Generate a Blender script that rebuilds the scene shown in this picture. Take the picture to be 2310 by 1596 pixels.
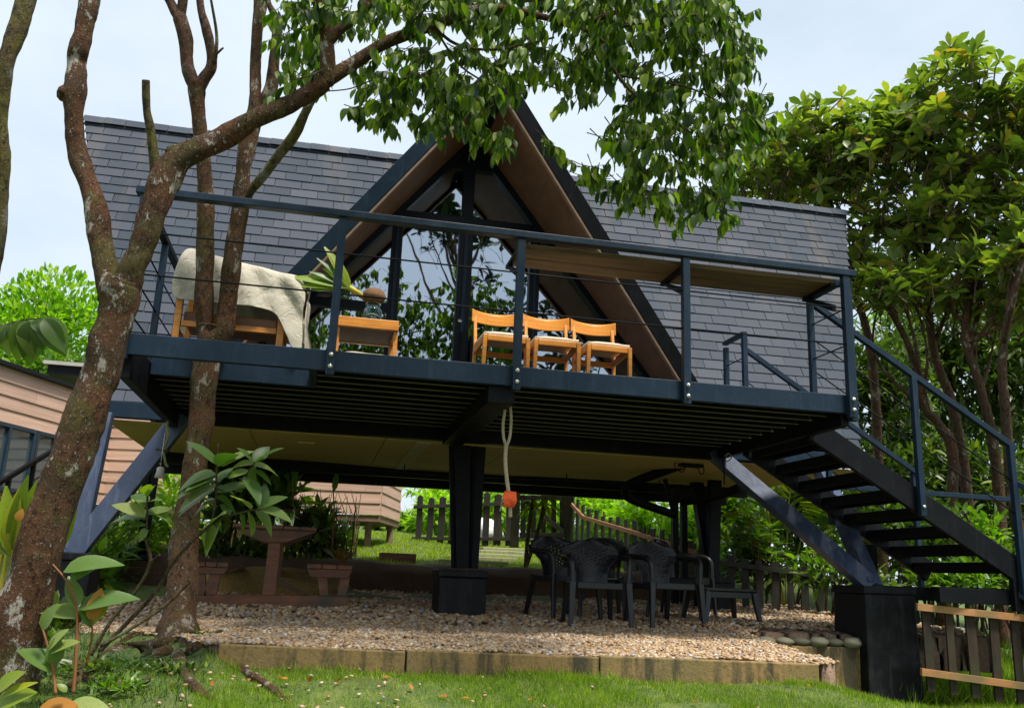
import bpy, bmesh, math, random
import numpy as np
from mathutils import Vector, Matrix, noise

for o in list(bpy.data.objects):
    bpy.data.objects.remove(o)
scene = bpy.context.scene
COL = scene.collection
RAD = math.radians

# ------------------------------------------------------------------ camera
EYE = np.array([0.0, 0.0, 1.6])
FPX, PW, PH = 2000.0, 2310.0, 1596.0
yaw, pitch, roll = 0.2072, 0.2430, 0.0389
cy, sy, cp, sp = math.cos(yaw), math.sin(yaw), math.cos(pitch), math.sin(pitch)
FWD = np.array([sy*cp, cy*cp, sp]); RT = np.array([cy, -sy, 0.0]); UP = np.cross(RT, FWD)
cr, sr = math.cos(roll), math.sin(roll)
RT, UP = cr*RT + sr*UP, -sr*RT + cr*UP
cam_d = bpy.data.cameras.new("camera"); cam = bpy.data.objects.new("camera", cam_d)
COL.objects.link(cam)
cam_d.sensor_width = 36.0; cam_d.lens = FPX/PW*36.0
cam_d.clip_start = 0.05; cam_d.clip_end = 600
cam.matrix_world = Matrix(((RT[0], UP[0], -FWD[0], EYE[0]), (RT[1], UP[1], -FWD[1], EYE[1]),
                           (RT[2], UP[2], -FWD[2], EYE[2]), (0, 0, 0, 1)))
scene.camera = cam

def ray(x, y):
    return FWD*FPX + RT*(x-PW/2) - UP*(y-PH/2)
def PY(x, y, Y):            # surveying helper: sight line meets the plane Y
    d = ray(x, y); return EYE + d*((Y-EYE[1])/d[1])
def PZ(x, y, Z):
    d = ray(x, y); return EYE + d*((Z-EYE[2])/d[2])
def PD(x, y, D):
    return EYE + ray(x, y)/FPX*D
def depth(p):
    return float((np.asarray(p)-EYE) @ FWD)

# ------------------------------------------------------------------ sky, sun, exposure
SUN_EL, SUN_AZ = RAD(66), RAD(150)
world = bpy.data.worlds.new("World"); scene.world = world; world.use_nodes = True
nt = world.node_tree; nt.nodes.clear()
wo = nt.nodes.new('ShaderNodeOutputWorld'); bg = nt.nodes.new('ShaderNodeBackground')
sky = nt.nodes.new('ShaderNodeTexSky'); sky.sky_type = 'NISHITA'; sky.sun_disc = False
sky.sun_elevation = SUN_EL; sky.sun_rotation = SUN_AZ
sky.air_density = 1.0; sky.dust_density = 2.0
tc = nt.nodes.new('ShaderNodeTexCoord'); mp = nt.nodes.new('ShaderNodeMapping')
mp.inputs['Scale'].default_value = (1.0, 1.0, 2.2)
n1 = nt.nodes.new('ShaderNodeTexNoise'); n1.inputs['Scale'].default_value = 2.4
n1.inputs['Detail'].default_value = 7; n1.inputs['Roughness'].default_value = 0.52
cr1 = nt.nodes.new('ShaderNodeValToRGB')
cr1.color_ramp.elements[0].position = 0.30; cr1.color_ramp.elements[0].color = (5.7, 6.75, 7.9, 1)
cr1.color_ramp.elements[1].position = 0.66; cr1.color_ramp.elements[1].color = (7.7, 8.6, 9.3, 1)
mx = nt.nodes.new('ShaderNodeMix'); mx.data_type = 'RGBA'; mx.inputs['Factor'].default_value = 0.86
L = nt.links.new
L(tc.outputs['Generated'], mp.inputs['Vector']); L(mp.outputs['Vector'], n1.inputs['Vector'])
L(n1.outputs['Fac'], cr1.inputs['Fac'])
L(sky.outputs['Color'], mx.inputs['A']); L(cr1.outputs['Color'], mx.inputs['B'])
L(mx.outputs['Result'], bg.inputs['Color']); L(bg.outputs['Background'], wo.inputs['Surface'])
bg.inputs['Strength'].default_value = 0.084

sun_d = bpy.data.lights.new("sun", 'SUN'); sun = bpy.data.objects.new("sun", sun_d); COL.objects.link(sun)
sun_d.energy = 4.0; sun_d.angle = RAD(12); sun_d.color = (1.0, 0.95, 0.86)
# the sun stands behind and a little to the right of the viewer
sdir = Vector((math.sin(SUN_AZ)*math.cos(SUN_EL), math.cos(SUN_AZ)*math.cos(SUN_EL), math.sin(SUN_EL)))
sun.rotation_euler = sdir.to_track_quat('Z', 'Y').to_euler()
sun.location = (2, -4, 14)
scene.view_settings.view_transform = 'Standard'; scene.view_settings.look = 'None'
scene.view_settings.exposure = 0.62; scene.view_settings.gamma = 1.0
try: scene.view_settings.use_curve_mapping = False
except Exception: pass
try:
    scene.cycles.max_bounces = 6; scene.cycles.transparent_max_bounces = 8
except Exception: pass

rng = np.random.default_rng(7); random.seed(7)

# ------------------------------------------------------------------ materials
def newmat(name):
    m = bpy.data.materials.new(name); m.use_nodes = True
    t = m.node_tree; b = t.nodes['Principled BSDF']
    return m, t, b
def rgb(c): return (c[0], c[1], c[2], 1)
def coords(t, scale=(1, 1, 1), obj=True):
    c = t.nodes.new('ShaderNodeTexCoord'); m = t.nodes.new('ShaderNodeMapping')
    m.inputs['Scale'].default_value = scale
    t.links.new(c.outputs['Object' if obj else 'Generated'], m.inputs['Vector'])
    return m.outputs['Vector']
def tnoise(t, vec, scale, detail=4, rough=.55):
    n = t.nodes.new('ShaderNodeTexNoise'); n.inputs['Scale'].default_value = scale
    n.inputs['Detail'].default_value = detail; n.inputs['Roughness'].default_value = rough
    t.links.new(vec, n.inputs['Vector']); return n.outputs['Fac']
def tnoise_c(t, vec, scale):
    n = t.nodes.new('ShaderNodeTexNoise'); n.inputs['Scale'].default_value = scale; n.inputs['Detail'].default_value = 3
    t.links.new(vec, n.inputs['Vector']); return n.outputs['Color']
def ramp(t, fac, stops):
    r = t.nodes.new('ShaderNodeValToRGB'); e = r.color_ramp.elements
    while len(e) < len(stops): e.new(0.5)
    for i, (p, c) in enumerate(stops): e[i].position = p; e[i].color = rgb(c)
    t.links.new(fac, r.inputs['Fac']); return r.outputs['Color']
def mixc(t, fac, a, b, mode='MIX'):
    m = t.nodes.new('ShaderNodeMix'); m.data_type = 'RGBA'; m.blend_type = mode
    if isinstance(fac, (int, float)): m.inputs['Factor'].default_value = fac
    else: t.links.new(fac, m.inputs['Factor'])
    for k, s in (('A', a), ('B', b)):
        if isinstance(s, tuple): m.inputs[k].default_value = rgb(s)
        else: t.links.new(s, m.inputs[k])
    return m.outputs['Result']
def mth(t, op, a, b=0.0):
    m = t.nodes.new('ShaderNodeMath'); m.operation = op
    for i, s in enumerate((a, b)):
        if isinstance(s, (int, float)): m.inputs[i].default_value = s
        else: t.links.new(s, m.inputs[i])
    return m.outputs[0]
def bump(t, b, h, strength=.3, dist=.01):
    n = t.nodes.new('ShaderNodeBump'); n.inputs['Strength'].default_value = strength
    n.inputs['Distance'].default_value = dist
    t.links.new(h, n.inputs['Height']); t.links.new(n.outputs['Normal'], b.inputs['Normal'])
def rnd_fac(t):
    """0..1 for each leaf: from the object for single leaves, from the mesh attribute for joined ones"""
    oi = t.nodes.new('ShaderNodeObjectInfo'); at = t.nodes.new('ShaderNodeAttribute'); at.attribute_name = 'tint'
    return mth(t, 'FRACT', mth(t, 'ADD', oi.outputs['Random'], at.outputs['Fac']))

def mat_painted(name, c, rough=.45, wear=.35, wearc=None, scale=6, metallic=0, spec=.3):
    m, t, b = newmat(name); v = coords(t)
    f = tnoise(t, v, scale, 8, .65); f2 = tnoise(t, v, scale*9, 3)
    wc = wearc or tuple(min(1, x*1.9+.012) for x in c)
    col = mixc(t, ramp_f(t, f, .48, .72, wear), c, wc)
    col = mixc(t, ramp_f(t, f2, .55, .75, .25), col, tuple(x*.55 for x in c))
    sk = tnoise(t, coords(t, (7, 7, .7)), 2.2, 7, .7)
    col = mixc(t, ramp_f(t, sk, .53, .70, wear*.8), col, tuple(x*1.5+.006 for x in wc))
    col = mixc(t, ramp_f(t, tnoise(t, v, 55, 4, .7), .66, .72, wear), col, tuple(x*1.8+.01 for x in wc))
    t.links.new(col, b.inputs['Base Color'])
    t.links.new(mth(t, 'ADD', mth(t, 'MULTIPLY', f, .35), rough-.17), b.inputs['Roughness']); b.inputs['Specular IOR Level'].default_value = spec
    b.inputs['Metallic'].default_value = metallic
    bump(t, b, mth(t, 'ADD', f2, mth(t, 'MULTIPLY', f, 1.5)), .25, .004)
    return m
def ramp_f(t, fac, lo, hi, amt=1.0):
    r = t.nodes.new('ShaderNodeMapRange'); r.inputs['From Min'].default_value = lo; r.inputs['From Max'].default_value = hi
    r.inputs['To Max'].default_value = amt
    t.links.new(fac, r.inputs['Value']); return r.outputs['Result']
def mat_wood(name, dark, light, scale=(2, 22, 22), rough=.5, moss=None, rnd=False):
    m, t, b = newmat(name); v = coords(t, scale)
    f = tnoise(t, v, 1.6, 7, .6); g = tnoise(t, coords(t), 3.2, 4)
    col = ramp(t, f, [(.25, dark), (.52, tuple((a+c)/2 for a, c in zip(dark, light))), (.78, light)])
    if moss: col = mixc(t, ramp_f(t, g, .47, .66, .85), col, moss)
    if rnd:
        oi = t.nodes.new('ShaderNodeObjectInfo')
        col = mixc(t, mth(t, 'MULTIPLY', oi.outputs['Random'], .35), col, tuple(x*.45 for x in dark))
    t.links.new(col, b.inputs['Base Color']); b.inputs['Roughness'].default_value = rough
    bump(t, b, f, .35, .004); return m
def mat_leaf(name, stops, rough=.42, trans=.35, spec=.4, veins=True):
    m, t, b = newmat(name); t.nodes.remove(b)
    out = t.nodes['Material Output']
    f = rnd_fac(t); col = ramp(t, f, stops)
    v = coords(t); n = tnoise(t, v, 26, 3)
    col = mixc(t, ramp_f(t, n, .45, .8, .35), col, tuple(x*.6 for x in stops[0][1]))
    d = t.nodes.new('ShaderNodeBsdfPrincipled'); t.links.new(col, d.inputs['Base Color'])
    d.inputs['Roughness'].default_value = rough; d.inputs['Specular IOR Level'].default_value = spec
    tr = t.nodes.new('ShaderNodeBsdfTranslucent')
    tcx = mixc(t, 1.0, col, (1.5, 1.9, .45), 'MULTIPLY'); t.links.new(tcx, tr.inputs['Color'])
    ms = t.nodes.new('ShaderNodeMixShader'); ms.inputs[0].default_value = trans
    t.links.new(d.outputs[0], ms.inputs[1]); t.links.new(tr.outputs[0], ms.inputs[2])
    t.links.new(ms.outputs[0], out.inputs['Surface']); return m
def mat_bark(name, base, base2, lichen, moss, lich=.6, mo=.5):
    m, t, b = newmat(name); v = coords(t); w = coords(t, (1, 1, .55))
    a = tnoise(t, v, 3.4, 6, .65); c = tnoise(t, w, 30, 6, .75); d = tnoise(t, w, 7.5, 9, .78); e = tnoise(t, v, 2.6, 7, .7)
    f5 = tnoise(t, v, 85, 4, .75); g = tnoise(t, w, 15, 5, .7)
    col = mixc(t, ramp_f(t, a, .40, .60), base, base2)
    col = mixc(t, ramp_f(t, g, .50, .62, .75), col, tuple(x*.35 for x in base))
    col = mixc(t, ramp_f(t, e, .50, .58, mo), col, moss)
    col = mixc(t, ramp_f(t, c, .50, .62, .85), col, tuple(x*.16 for x in base))
    col = mixc(t, ramp_f(t, d, .56, .60, lich), col, lichen)
    col = mixc(t, ramp_f(t, f5, .60, .66, .75), col, tuple(x*.95 for x in lichen))
    t.links.new(col, b.inputs['Base Color']); b.inputs['Roughness'].default_value = .9
    b.inputs['Specular IOR Level'].default_value = .2
    bump(t, b, mth(t, 'ADD', mth(t, 'MULTIPLY', c, 1.6), mth(t, 'MULTIPLY', f5, .7)), 1.0, .022); return m

M = {}
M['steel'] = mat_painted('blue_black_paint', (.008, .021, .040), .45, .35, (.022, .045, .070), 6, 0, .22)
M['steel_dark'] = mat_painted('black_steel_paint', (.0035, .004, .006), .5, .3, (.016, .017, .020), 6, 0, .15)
M['steel_blue'] = mat_painted('faded_blue_steel_paint', (.045, .062, .115), .34, .7, (.11, .135, .21), 4, 0, .5)
M['pier'] = mat_painted('black_bitumen_coat', (.0045, .0045, .006), .5, .4, (.035, .035, .040), 7, 0, .2)
M['bolt'] = mat_painted('zinc', (.55, .53, .48), .3, .3, (.3, .27, .2), 30, .8)
def mat_shingle():
    m, t, b = newmat('asphalt_shingle'); v = coords(t)
    oi = t.nodes.new('ShaderNodeObjectInfo'); at = t.nodes.new('ShaderNodeAttribute'); at.attribute_name = 'tint'
    r = mth(t, 'FRACT', mth(t, 'ADD', oi.outputs['Random'], at.outputs['Fac']))
    g = t.nodes.new('ShaderNodeNewGeometry'); n0 = t.nodes.new('ShaderNodeTexNoise')
    n0.inputs['Scale'].default_value = .7; n0.inputs['Detail'].default_value = 4
    t.links.new(g.outputs['Position'], n0.inputs['Vector'])
    gr = t.nodes.new('ShaderNodeTexNoise'); gr.inputs['Scale'].default_value = 190; gr.inputs['Detail'].default_value = 2
    t.links.new(g.outputs['Position'], gr.inputs['Vector'])
    st = t.nodes.new('ShaderNodeTexNoise'); st.inputs['Scale'].default_value = 1.0; st.inputs['Detail'].default_value = 5
    mpp = t.nodes.new('ShaderNodeMapping'); mpp.inputs['Scale'].default_value = (2.6, .3, .3)
    t.links.new(g.outputs['Position'], mpp.inputs['Vector']); t.links.new(mpp.outputs['Vector'], st.inputs['Vector'])
    col = ramp(t, r, [(0, (.020, .034, .058)), (.4, (.038, .058, .090)), (.8, (.062, .072, .105)), (1, (.088, .098, .135))])
    col = mixc(t, ramp_f(t, n0.outputs['Fac'], .42, .64, .5), col, (.078, .086, .118))
    col = mixc(t, ramp_f(t, st.outputs['Fac'], .56, .68, .45), col, (.15, .125, .105))
    col = mixc(t, ramp_f(t, gr.outputs['Fac'], .35, .65, .75), mixc(t, .7, col, (.02, .025, .03)), col)
    t.links.new(col, b.inputs['Base Color']); b.inputs['Roughness'].default_value = .75
    b.inputs['Specular IOR Level'].default_value = .35
    bump(t, b, gr.outputs['Fac'], .5, .004); return m
M['shingle'] = mat_shingle()
M['dark_void'] = mat_painted('dark_felt_and_shade', (.012, .012, .014), .8, .1)
M['soffit'] = mat_wood('brown_soffit_board', (.13, .062, .036), (.25, .13, .075), (6, 2, 2), .6)
M['edge_strip'] = mat_wood('pale_edge_strip', (.20, .12, .08), (.36, .24, .17), (2, 9, 9), .6)
M['ceiling'] = mat_painted('olive_ceiling_board', (.50, .37, .15), .75, .4, (.36, .29, .13), 2)
M['ceil_strip'] = mat_painted('pale_joint_strip', (.45, .40, .28), .7, .5, (.25, .22, .14), 9)
M['frame'] = mat_painted('dark_window_frame', (.004, .006, .011), .4, .2, (.010, .014, .022), 6, 0, .2)
def mat_glass():
    m, t, b = newmat('tinted_mirror_glass'); t.nodes.remove(b); out = t.nodes['Material Output']
    g = t.nodes.new('ShaderNodeBsdfGlossy'); g.inputs['Color'].default_value = (.50, .56, .64, 1); g.inputs['Roughness'].default_value = .015
    tr = t.nodes.new('ShaderNodeBsdfTransparent'); tr.inputs['Color'].default_value = (.38, .36, .33, 1)
    v = coords(t); n = tnoise(t, v, 1.4, 2)
    bn = t.nodes.new('ShaderNodeBump'); bn.inputs['Strength'].default_value = .05; bn.inputs['Distance'].default_value = .05
    t.links.new(n, bn.inputs['Height']); t.links.new(bn.outputs['Normal'], g.inputs['Normal'])
    fr = t.nodes.new('ShaderNodeFresnel'); fr.inputs['IOR'].default_value = 1.5
    ms = t.nodes.new('ShaderNodeMixShader')
    t.links.new(mth(t, 'ADD', mth(t, 'MULTIPLY', fr.outputs[0], .8), .72), ms.inputs[0])
    t.links.new(tr.outputs[0], ms.inputs[1]); t.links.new(g.outputs[0], ms.inputs[2])
    t.links.new(ms.outputs[0], out.inputs['Surface']); return m
M['glass'] = mat_glass()
def mat_jar():
    m, t, b = newmat('jar_glass'); b.inputs['Transmission Weight'].default_value = 1; b.inputs['IOR'].default_value = 1.3
    b.inputs['Base Color'].default_value = (.72, .88, .88, 1); b.inputs['Roughness'].default_value = .03; return m
M['jar'] = mat_jar()
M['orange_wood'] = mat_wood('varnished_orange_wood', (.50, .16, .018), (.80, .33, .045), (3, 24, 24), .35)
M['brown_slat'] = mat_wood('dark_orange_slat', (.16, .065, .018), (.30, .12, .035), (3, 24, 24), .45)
M['cushion'] = mat_painted('cream_canvas', (.62, .56, .44), .8, .3, (.5, .44, .33), 8)
def mat_cloth(name, c, c2):
    m, t, b = newmat(name); v = coords(t); f = tnoise(t, v, 5, 6, .6); w = tnoise(t, coords(t), 160, 2)
    col = mixc(t, ramp_f(t, f, .4, .68, .9), c, c2)
    t.links.new(col, b.inputs['Base Color']); b.inputs['Roughness'].default_value = .8
    v1 = coords(t, (1, 1, .30)); v1n = mixc(t, .25, v1, tnoise_c(t, v, 3)); r1 = mth(t, 'ABSOLUTE', mth(t, 'SUBTRACT', tnoise(t, v1n, 7, 3, .5), .5))
    v2 = coords(t, (.5, .5, 1)); r2 = mth(t, 'ABSOLUTE', mth(t, 'SUBTRACT', tnoise(t, mixc(t, .3, v2, tnoise_c(t, v, 4)), 9, 2, .5), .5))
    h = mth(t, 'ADD', mth(t, 'MULTIPLY', mth(t, 'MINIMUM', r1, .10), 5), mth(t, 'MULTIPLY', mth(t, 'MINIMUM', r2, .05), 5))
    bump(t, b, mth(t, 'ADD', h, mth(t, 'MULTIPLY', w, .08)), .8, .012); return m
M['tarp'] = mat_cloth('beige_canvas_cover', (.45, .41, .33), (.38, .345, .27))
M['sack'] = mat_cloth('white_woven_sack', (.80, .80, .82), (.62, .63, .68))
M['orange_cloth'] = mat_cloth('orange_rag', (.75, .10, .015), (.55, .06, .01))
M['counter'] = mat_wood('stained_counter_plank', (.045, .028, .014), (.25, .14, .06), (1.2, 14, 14), .7)
M['deck_board'] = mat_wood('dark_deck_board', (.012, .010, .008), (.035, .028, .020), (2, 20, 20), .7)
M['rope'] = mat_wood('pale_rope_fibre', (.30, .24, .15), (.55, .47, .33), (40, 40, 40), .9)
M['rope_green'] = mat_wood('mossy_rope_fibre', (.10, .11, .04), (.34, .33, .17), (40, 40, 40), .9)
M['coconut'] = mat_wood('coconut_husk', (.06, .028, .012), (.24, .125, .055), (3, 30, 30), .9)
def mat_plastic():
    m, t, b = newmat('black_plastic'); v = coords(t); f = tnoise(t, v, 8, 6, .7)
    col = mixc(t, ramp_f(t, f, .45, .75, .6), (.006, .006, .008), (.022, .022, .025))
    t.links.new(col, b.inputs['Base Color']); t.links.new(mth(t, 'ADD', mth(t, 'MULTIPLY', f, .3), .25), b.inputs['Roughness']); return m
M['plastic'] = mat_plastic()
M['table_wood'] = mat_wood('weathered_red_brown_timber', (.065, .022, .009), (.30, .115, .050), (2, 16, 16), .6, (.055, .05, .03))
M['siding'] = mat_wood('pink_brown_fibre_siding', (.46, .28, .20), (.76, .52, .40), (1.0, 1.0, 26), .65, None, True)
M['siding_dark'] = mat_painted('annex_underside', (.20, .13, .09), .8, .4)
M['annex_frame'] = mat_painted('annex_window_frame', (.015, .035, .055), .35, .3)
def mat_annexglass():
    m, t, b = newmat('annex_glass'); b.inputs['Base Color'].default_value = (.10, .13, .14, 1); b.inputs['Roughness'].default_value = .03
    b.inputs['Metallic'].default_value = 0.55; b.inputs['Base Color'].default_value = (.13, .17, .19, 1); return m
M['annex_glass'] = mat_annexglass()
M['fence'] = mat_wood('grey_brown_fence_timber', (.010, .009, .008), (.050, .038, .030), (14, 14, 2), .8, (.022, .030, .014))
M['fence_rail'] = mat_wood('red_brown_fence_rail', (.20, .075, .035), (.42, .20, .10), (3, 20, 20), .7)
M['fence_rail2'] = mat_wood('orange_brown_fence_rail', (.30, .13, .04), (.50, .25, .09), (3, 20, 20), .7, (.16, .13, .05))
M['picket_moss'] = mat_wood('mossy_picket_timber', (.008, .006, .004), (.070, .038, .018), (16, 16, 2.5), .85, (.035, .042, .012), True)
M['slab'] = mat_painted('mossy_paving_slab', (.34, .33, .20), .85, .7, (.20, .22, .08), 3)
def mat_concrete():
    m, t, b = newmat('stained_concrete'); v = coords(t)
    a = tnoise(t, v, 1.6, 6, .6); s = tnoise(t, coords(t, (3.4, 3.4, .5)), 1.3, 6, .65); f = tnoise(t, v, 40, 5, .7)
    col = mixc(t, ramp_f(t, a, .35, .65), (.33, .20, .07), (.20, .145, .055))
    col = mixc(t, ramp_f(t, s, .50, .60, .92), col, (.045, .040, .022))
    col = mixc(t, ramp_f(t, f, .5, .7, .7), col, (.07, .055, .025))
    t.links.new(col, b.inputs['Base Color']); b.inputs['Roughness'].default_value = .9
    bump(t, b, f, .6, .01); return m
M['concrete'] = mat_concrete()
def mat_stones(name, stops, rough=.6):
    m, t, b = newmat(name); f = rnd_fac(t); v = coords(t); n = tnoise(t, v, 60, 3)
    col = ramp(t, f, stops); col = mixc(t, ramp_f(t, n, .4, .8, .4), col, (.10, .075, .05))
    t.links.new(col, b.inputs['Base Color']); b.inputs['Roughness'].default_value = rough; return m
M['pebble'] = mat_stones('river_pebble', [(0, (.22, .11, .045)), (.25, (.38, .235, .11)), (.5, (.52, .37, .20)), (.72, (.32, .21, .14)), (.86, (.66, .53, .38)), (.95, (.14, .15, .17)), (1, (.72, .68, .62))])
M['cobble'] = mat_stones('mossy_cobble', [(0, (.075, .070, .045)), (.5, (.15, .145, .09)), (1, (.24, .23, .16))], .8)
M['cobble'].node_tree.nodes['Principled BSDF'].inputs['Roughness'].default_value = .85
def mat_ground():
    m, t, b = newmat('lawn_soil'); g = t.nodes.new('ShaderNodeNewGeometry')
    def nz(s, d=5):
        n = t.nodes.new('ShaderNodeTexNoise'); n.inputs['Scale'].default_value = s; n.inputs['Detail'].default_value = d
        t.links.new(g.outputs['Position'], n.inputs['Vector']); return n.outputs['Fac']
    a, bb, c = nz(.9), nz(7), nz(60)
    col = mixc(t, ramp_f(t, bb, .4, .62), (.060, .100, .018), (.115, .150, .028))
    col = mixc(t, ramp_f(t, a, .55, .72, .6), col, (.075, .048, .026))
    col = mixc(t, ramp_f(t, c, .45, .7, .5), col, (.03, .035, .012))
    t.links.new(col, b.inputs['Base Color']); b.inputs['Roughness'].default_value = .95
    bump(t, b, c, .7, .02); return m
M['ground'] = mat_ground()
def mat_earth(name, c1, c2, c3):
    m, t, b = newmat(name); v = coords(t); a = tnoise(t, v, 2, 6); c = tnoise(t, v, 45, 5, .7)
    col = mixc(t, ramp_f(t, a, .4, .62), c1, c2); col = mixc(t, ramp_f(t, c, .45, .65, .7), col, c3)
    t.links.new(col, b.inputs['Base Color']); b.inputs['Roughness'].default_value = .95; bump(t, b, c, .8, .02); return m
M['gravel_base'] = mat_earth('gravel_bed_sand', (.20, .125, .08), (.27, .18, .12), (.09, .055, .035))
M['earth'] = mat_earth('bare_earth_bank', (.065, .032, .016), (.10, .055, .025), (.03, .018, .01))
M['thatch'] = mat_earth('dry_mossy_mound', (.30, .19, .055), (.20, .15, .045), (.10, .07, .02))
M['grass'] = mat_leaf('grass_blade', [(0, (.075, .15, .012)), (.35, (.18, .28, .014)), (.7, (.31, .40, .020)), (.93, (.33, .42, .04)), (1, (.36, .33, .12))], .6, .35, .2)
M['grass_dark'] = mat_leaf('dark_grass_blade', [(0, (.03, .07, .02)), (.6, (.06, .13, .03)), (1, (.16, .22, .07))], .55, .3, .3)
M['leaf_canopy'] = mat_leaf('glossy_canopy_leaf', [(0, (.022, .045, .010)), (.3, (.050, .100, .012)), (.6, (.095, .165, .014)), (.85, (.17, .25, .018)), (1, (.30, .36, .03))], .45, .42, .28)
M['leaf_right'] = mat_leaf('broad_olive_leaf', [(0, (.075, .115, .028)), (.4, (.14, .190, .040)), (.75, (.21, .255, .045)), (.93, (.31, .32, .05)), (1, (.36, .22, .04))], .4, .38, .45)
M['leaf_deep'] = mat_leaf('deep_green_leaf', [(0, (.030, .060, .014)), (.5, (.065, .110, .022)), (.85, (.12, .17, .028)), (1, (.20, .25, .035))], .4, .3, .45)
M['leaf_silhouette'] = mat_leaf('backlit_dark_leaf', [(0, (.012, .022, .008)), (1, (.03, .05, .012))], .6, .06, .1)  # backlit shade put into the colour, so mirrored crowns read as silhouettes
M['lit_lip'] = mat_painted('lit_edge_tone', (.15, .14, .12), .5, .5, (.07, .065, .06), 8)  # pale tone stands in for light caught on the deck's lower edges
M['leaf_lime'] = mat_leaf('lime_leaf', [(0, (.14, .26, .015)), (.5, (.26, .42, .02)), (1, (.42, .54, .05))], .45, .45, .3)
M['leaf_bush'] = mat_leaf('bright_bush_leaf', [(0, (.08, .19, .010)), (.5, (.17, .34, .014)), (1, (.36, .48, .03))], .4, .4, .4)
M['leaf_under'] = mat_leaf('fresh_green_leaf', [(0, (.05, .12, .014)), (.5, (.11, .21, .020)), (1, (.23, .33, .03))], .38, .35, .5)
M['leaf_sapling'] = mat_leaf('sapling_leaf', [(0, (.055, .110, .020)), (.5, (.095, .165, .030)), (.85, (.17, .235, .045)), (1, (.30, .33, .10))], .42, .3, .45)
M['leaf_palm'] = mat_leaf('yellow_green_strap_leaf', [(0, (.13, .19, .015)), (.6, (.24, .30, .02)), (1, (.42, .38, .03))], .4, .4, .4)
M['leaf_brown'] = mat_leaf('withered_orange_leaf', [(0, (.30, .105, .018)), (1, (.42, .20, .04))], .6, .25, .2)
M['stem_red'] = mat_painted('reddish_stem', (.22, .085, .03), .6, .4, (.15, .12, .03), 12)
M['stem_yellow'] = mat_painted('yellow_stem', (.50, .42, .04), .5, .4, (.25, .28, .03), 10)
M['twig'] = mat_bark('twig_bark', (.13, .085, .045), (.10, .08, .035), (.32, .30, .22), (.09, .10, .03), .5, .5)
M['bark_lean'] = mat_bark('mottled_red_bark', (.125, .052, .024), (.075, .046, .024), (.50, .45, .39), (.10, .095, .025), .9, .65)
M['bark_double'] = mat_bark('speckled_brown_bark', (.105, .062, .032), (.13, .058, .026), (.42, .37, .30), (.10, .095, .028), .85, .55)
M['bark_edge'] = mat_bark('mossy_bark', (.11, .075, .035), (.15, .13, .045), (.36, .34, .29), (.16, .15, .03), .6, .8)
M['bark_red'] = mat_bark('red_forest_bark', (.15, .068, .044), (.10, .06, .04), (.42, .36, .30), (.08, .08, .03), .7, .3)
M['grey_slab'] = mat_painted('pale_roof_slab', (.42, .40, .36), .8, .4, (.28, .26, .22), 4)
M['orange_petal'] = mat_painted('fallen_orange_leaf', (.62, .13, .02), .6, .4, (.55, .25, .08), 20)

# ------------------------------------------------------------------ mesh helpers
OFF = {}
def off(o): return OFF.get(o.name, Vector((0, 0, 0))) if o is not None else Vector((0, 0, 0))
def tag(o, label=None, cat=None, group=None, kind=None):
    if label: o['label'] = label
    if cat: o['category'] = cat
    if group: o['group'] = group
    if kind: o['kind'] = kind
    return o
def thing(name, label, cat, loc=(0, 0, 0), group=None, rz=0):
    o = bpy.data.objects.new(name, None); COL.objects.link(o)
    o.empty_display_size = .1
    o.location = loc; o.rotation_euler = (0, 0, rz)
    OFF[o.name] = Vector(loc)
    return tag(o, label, cat, group)

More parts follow.
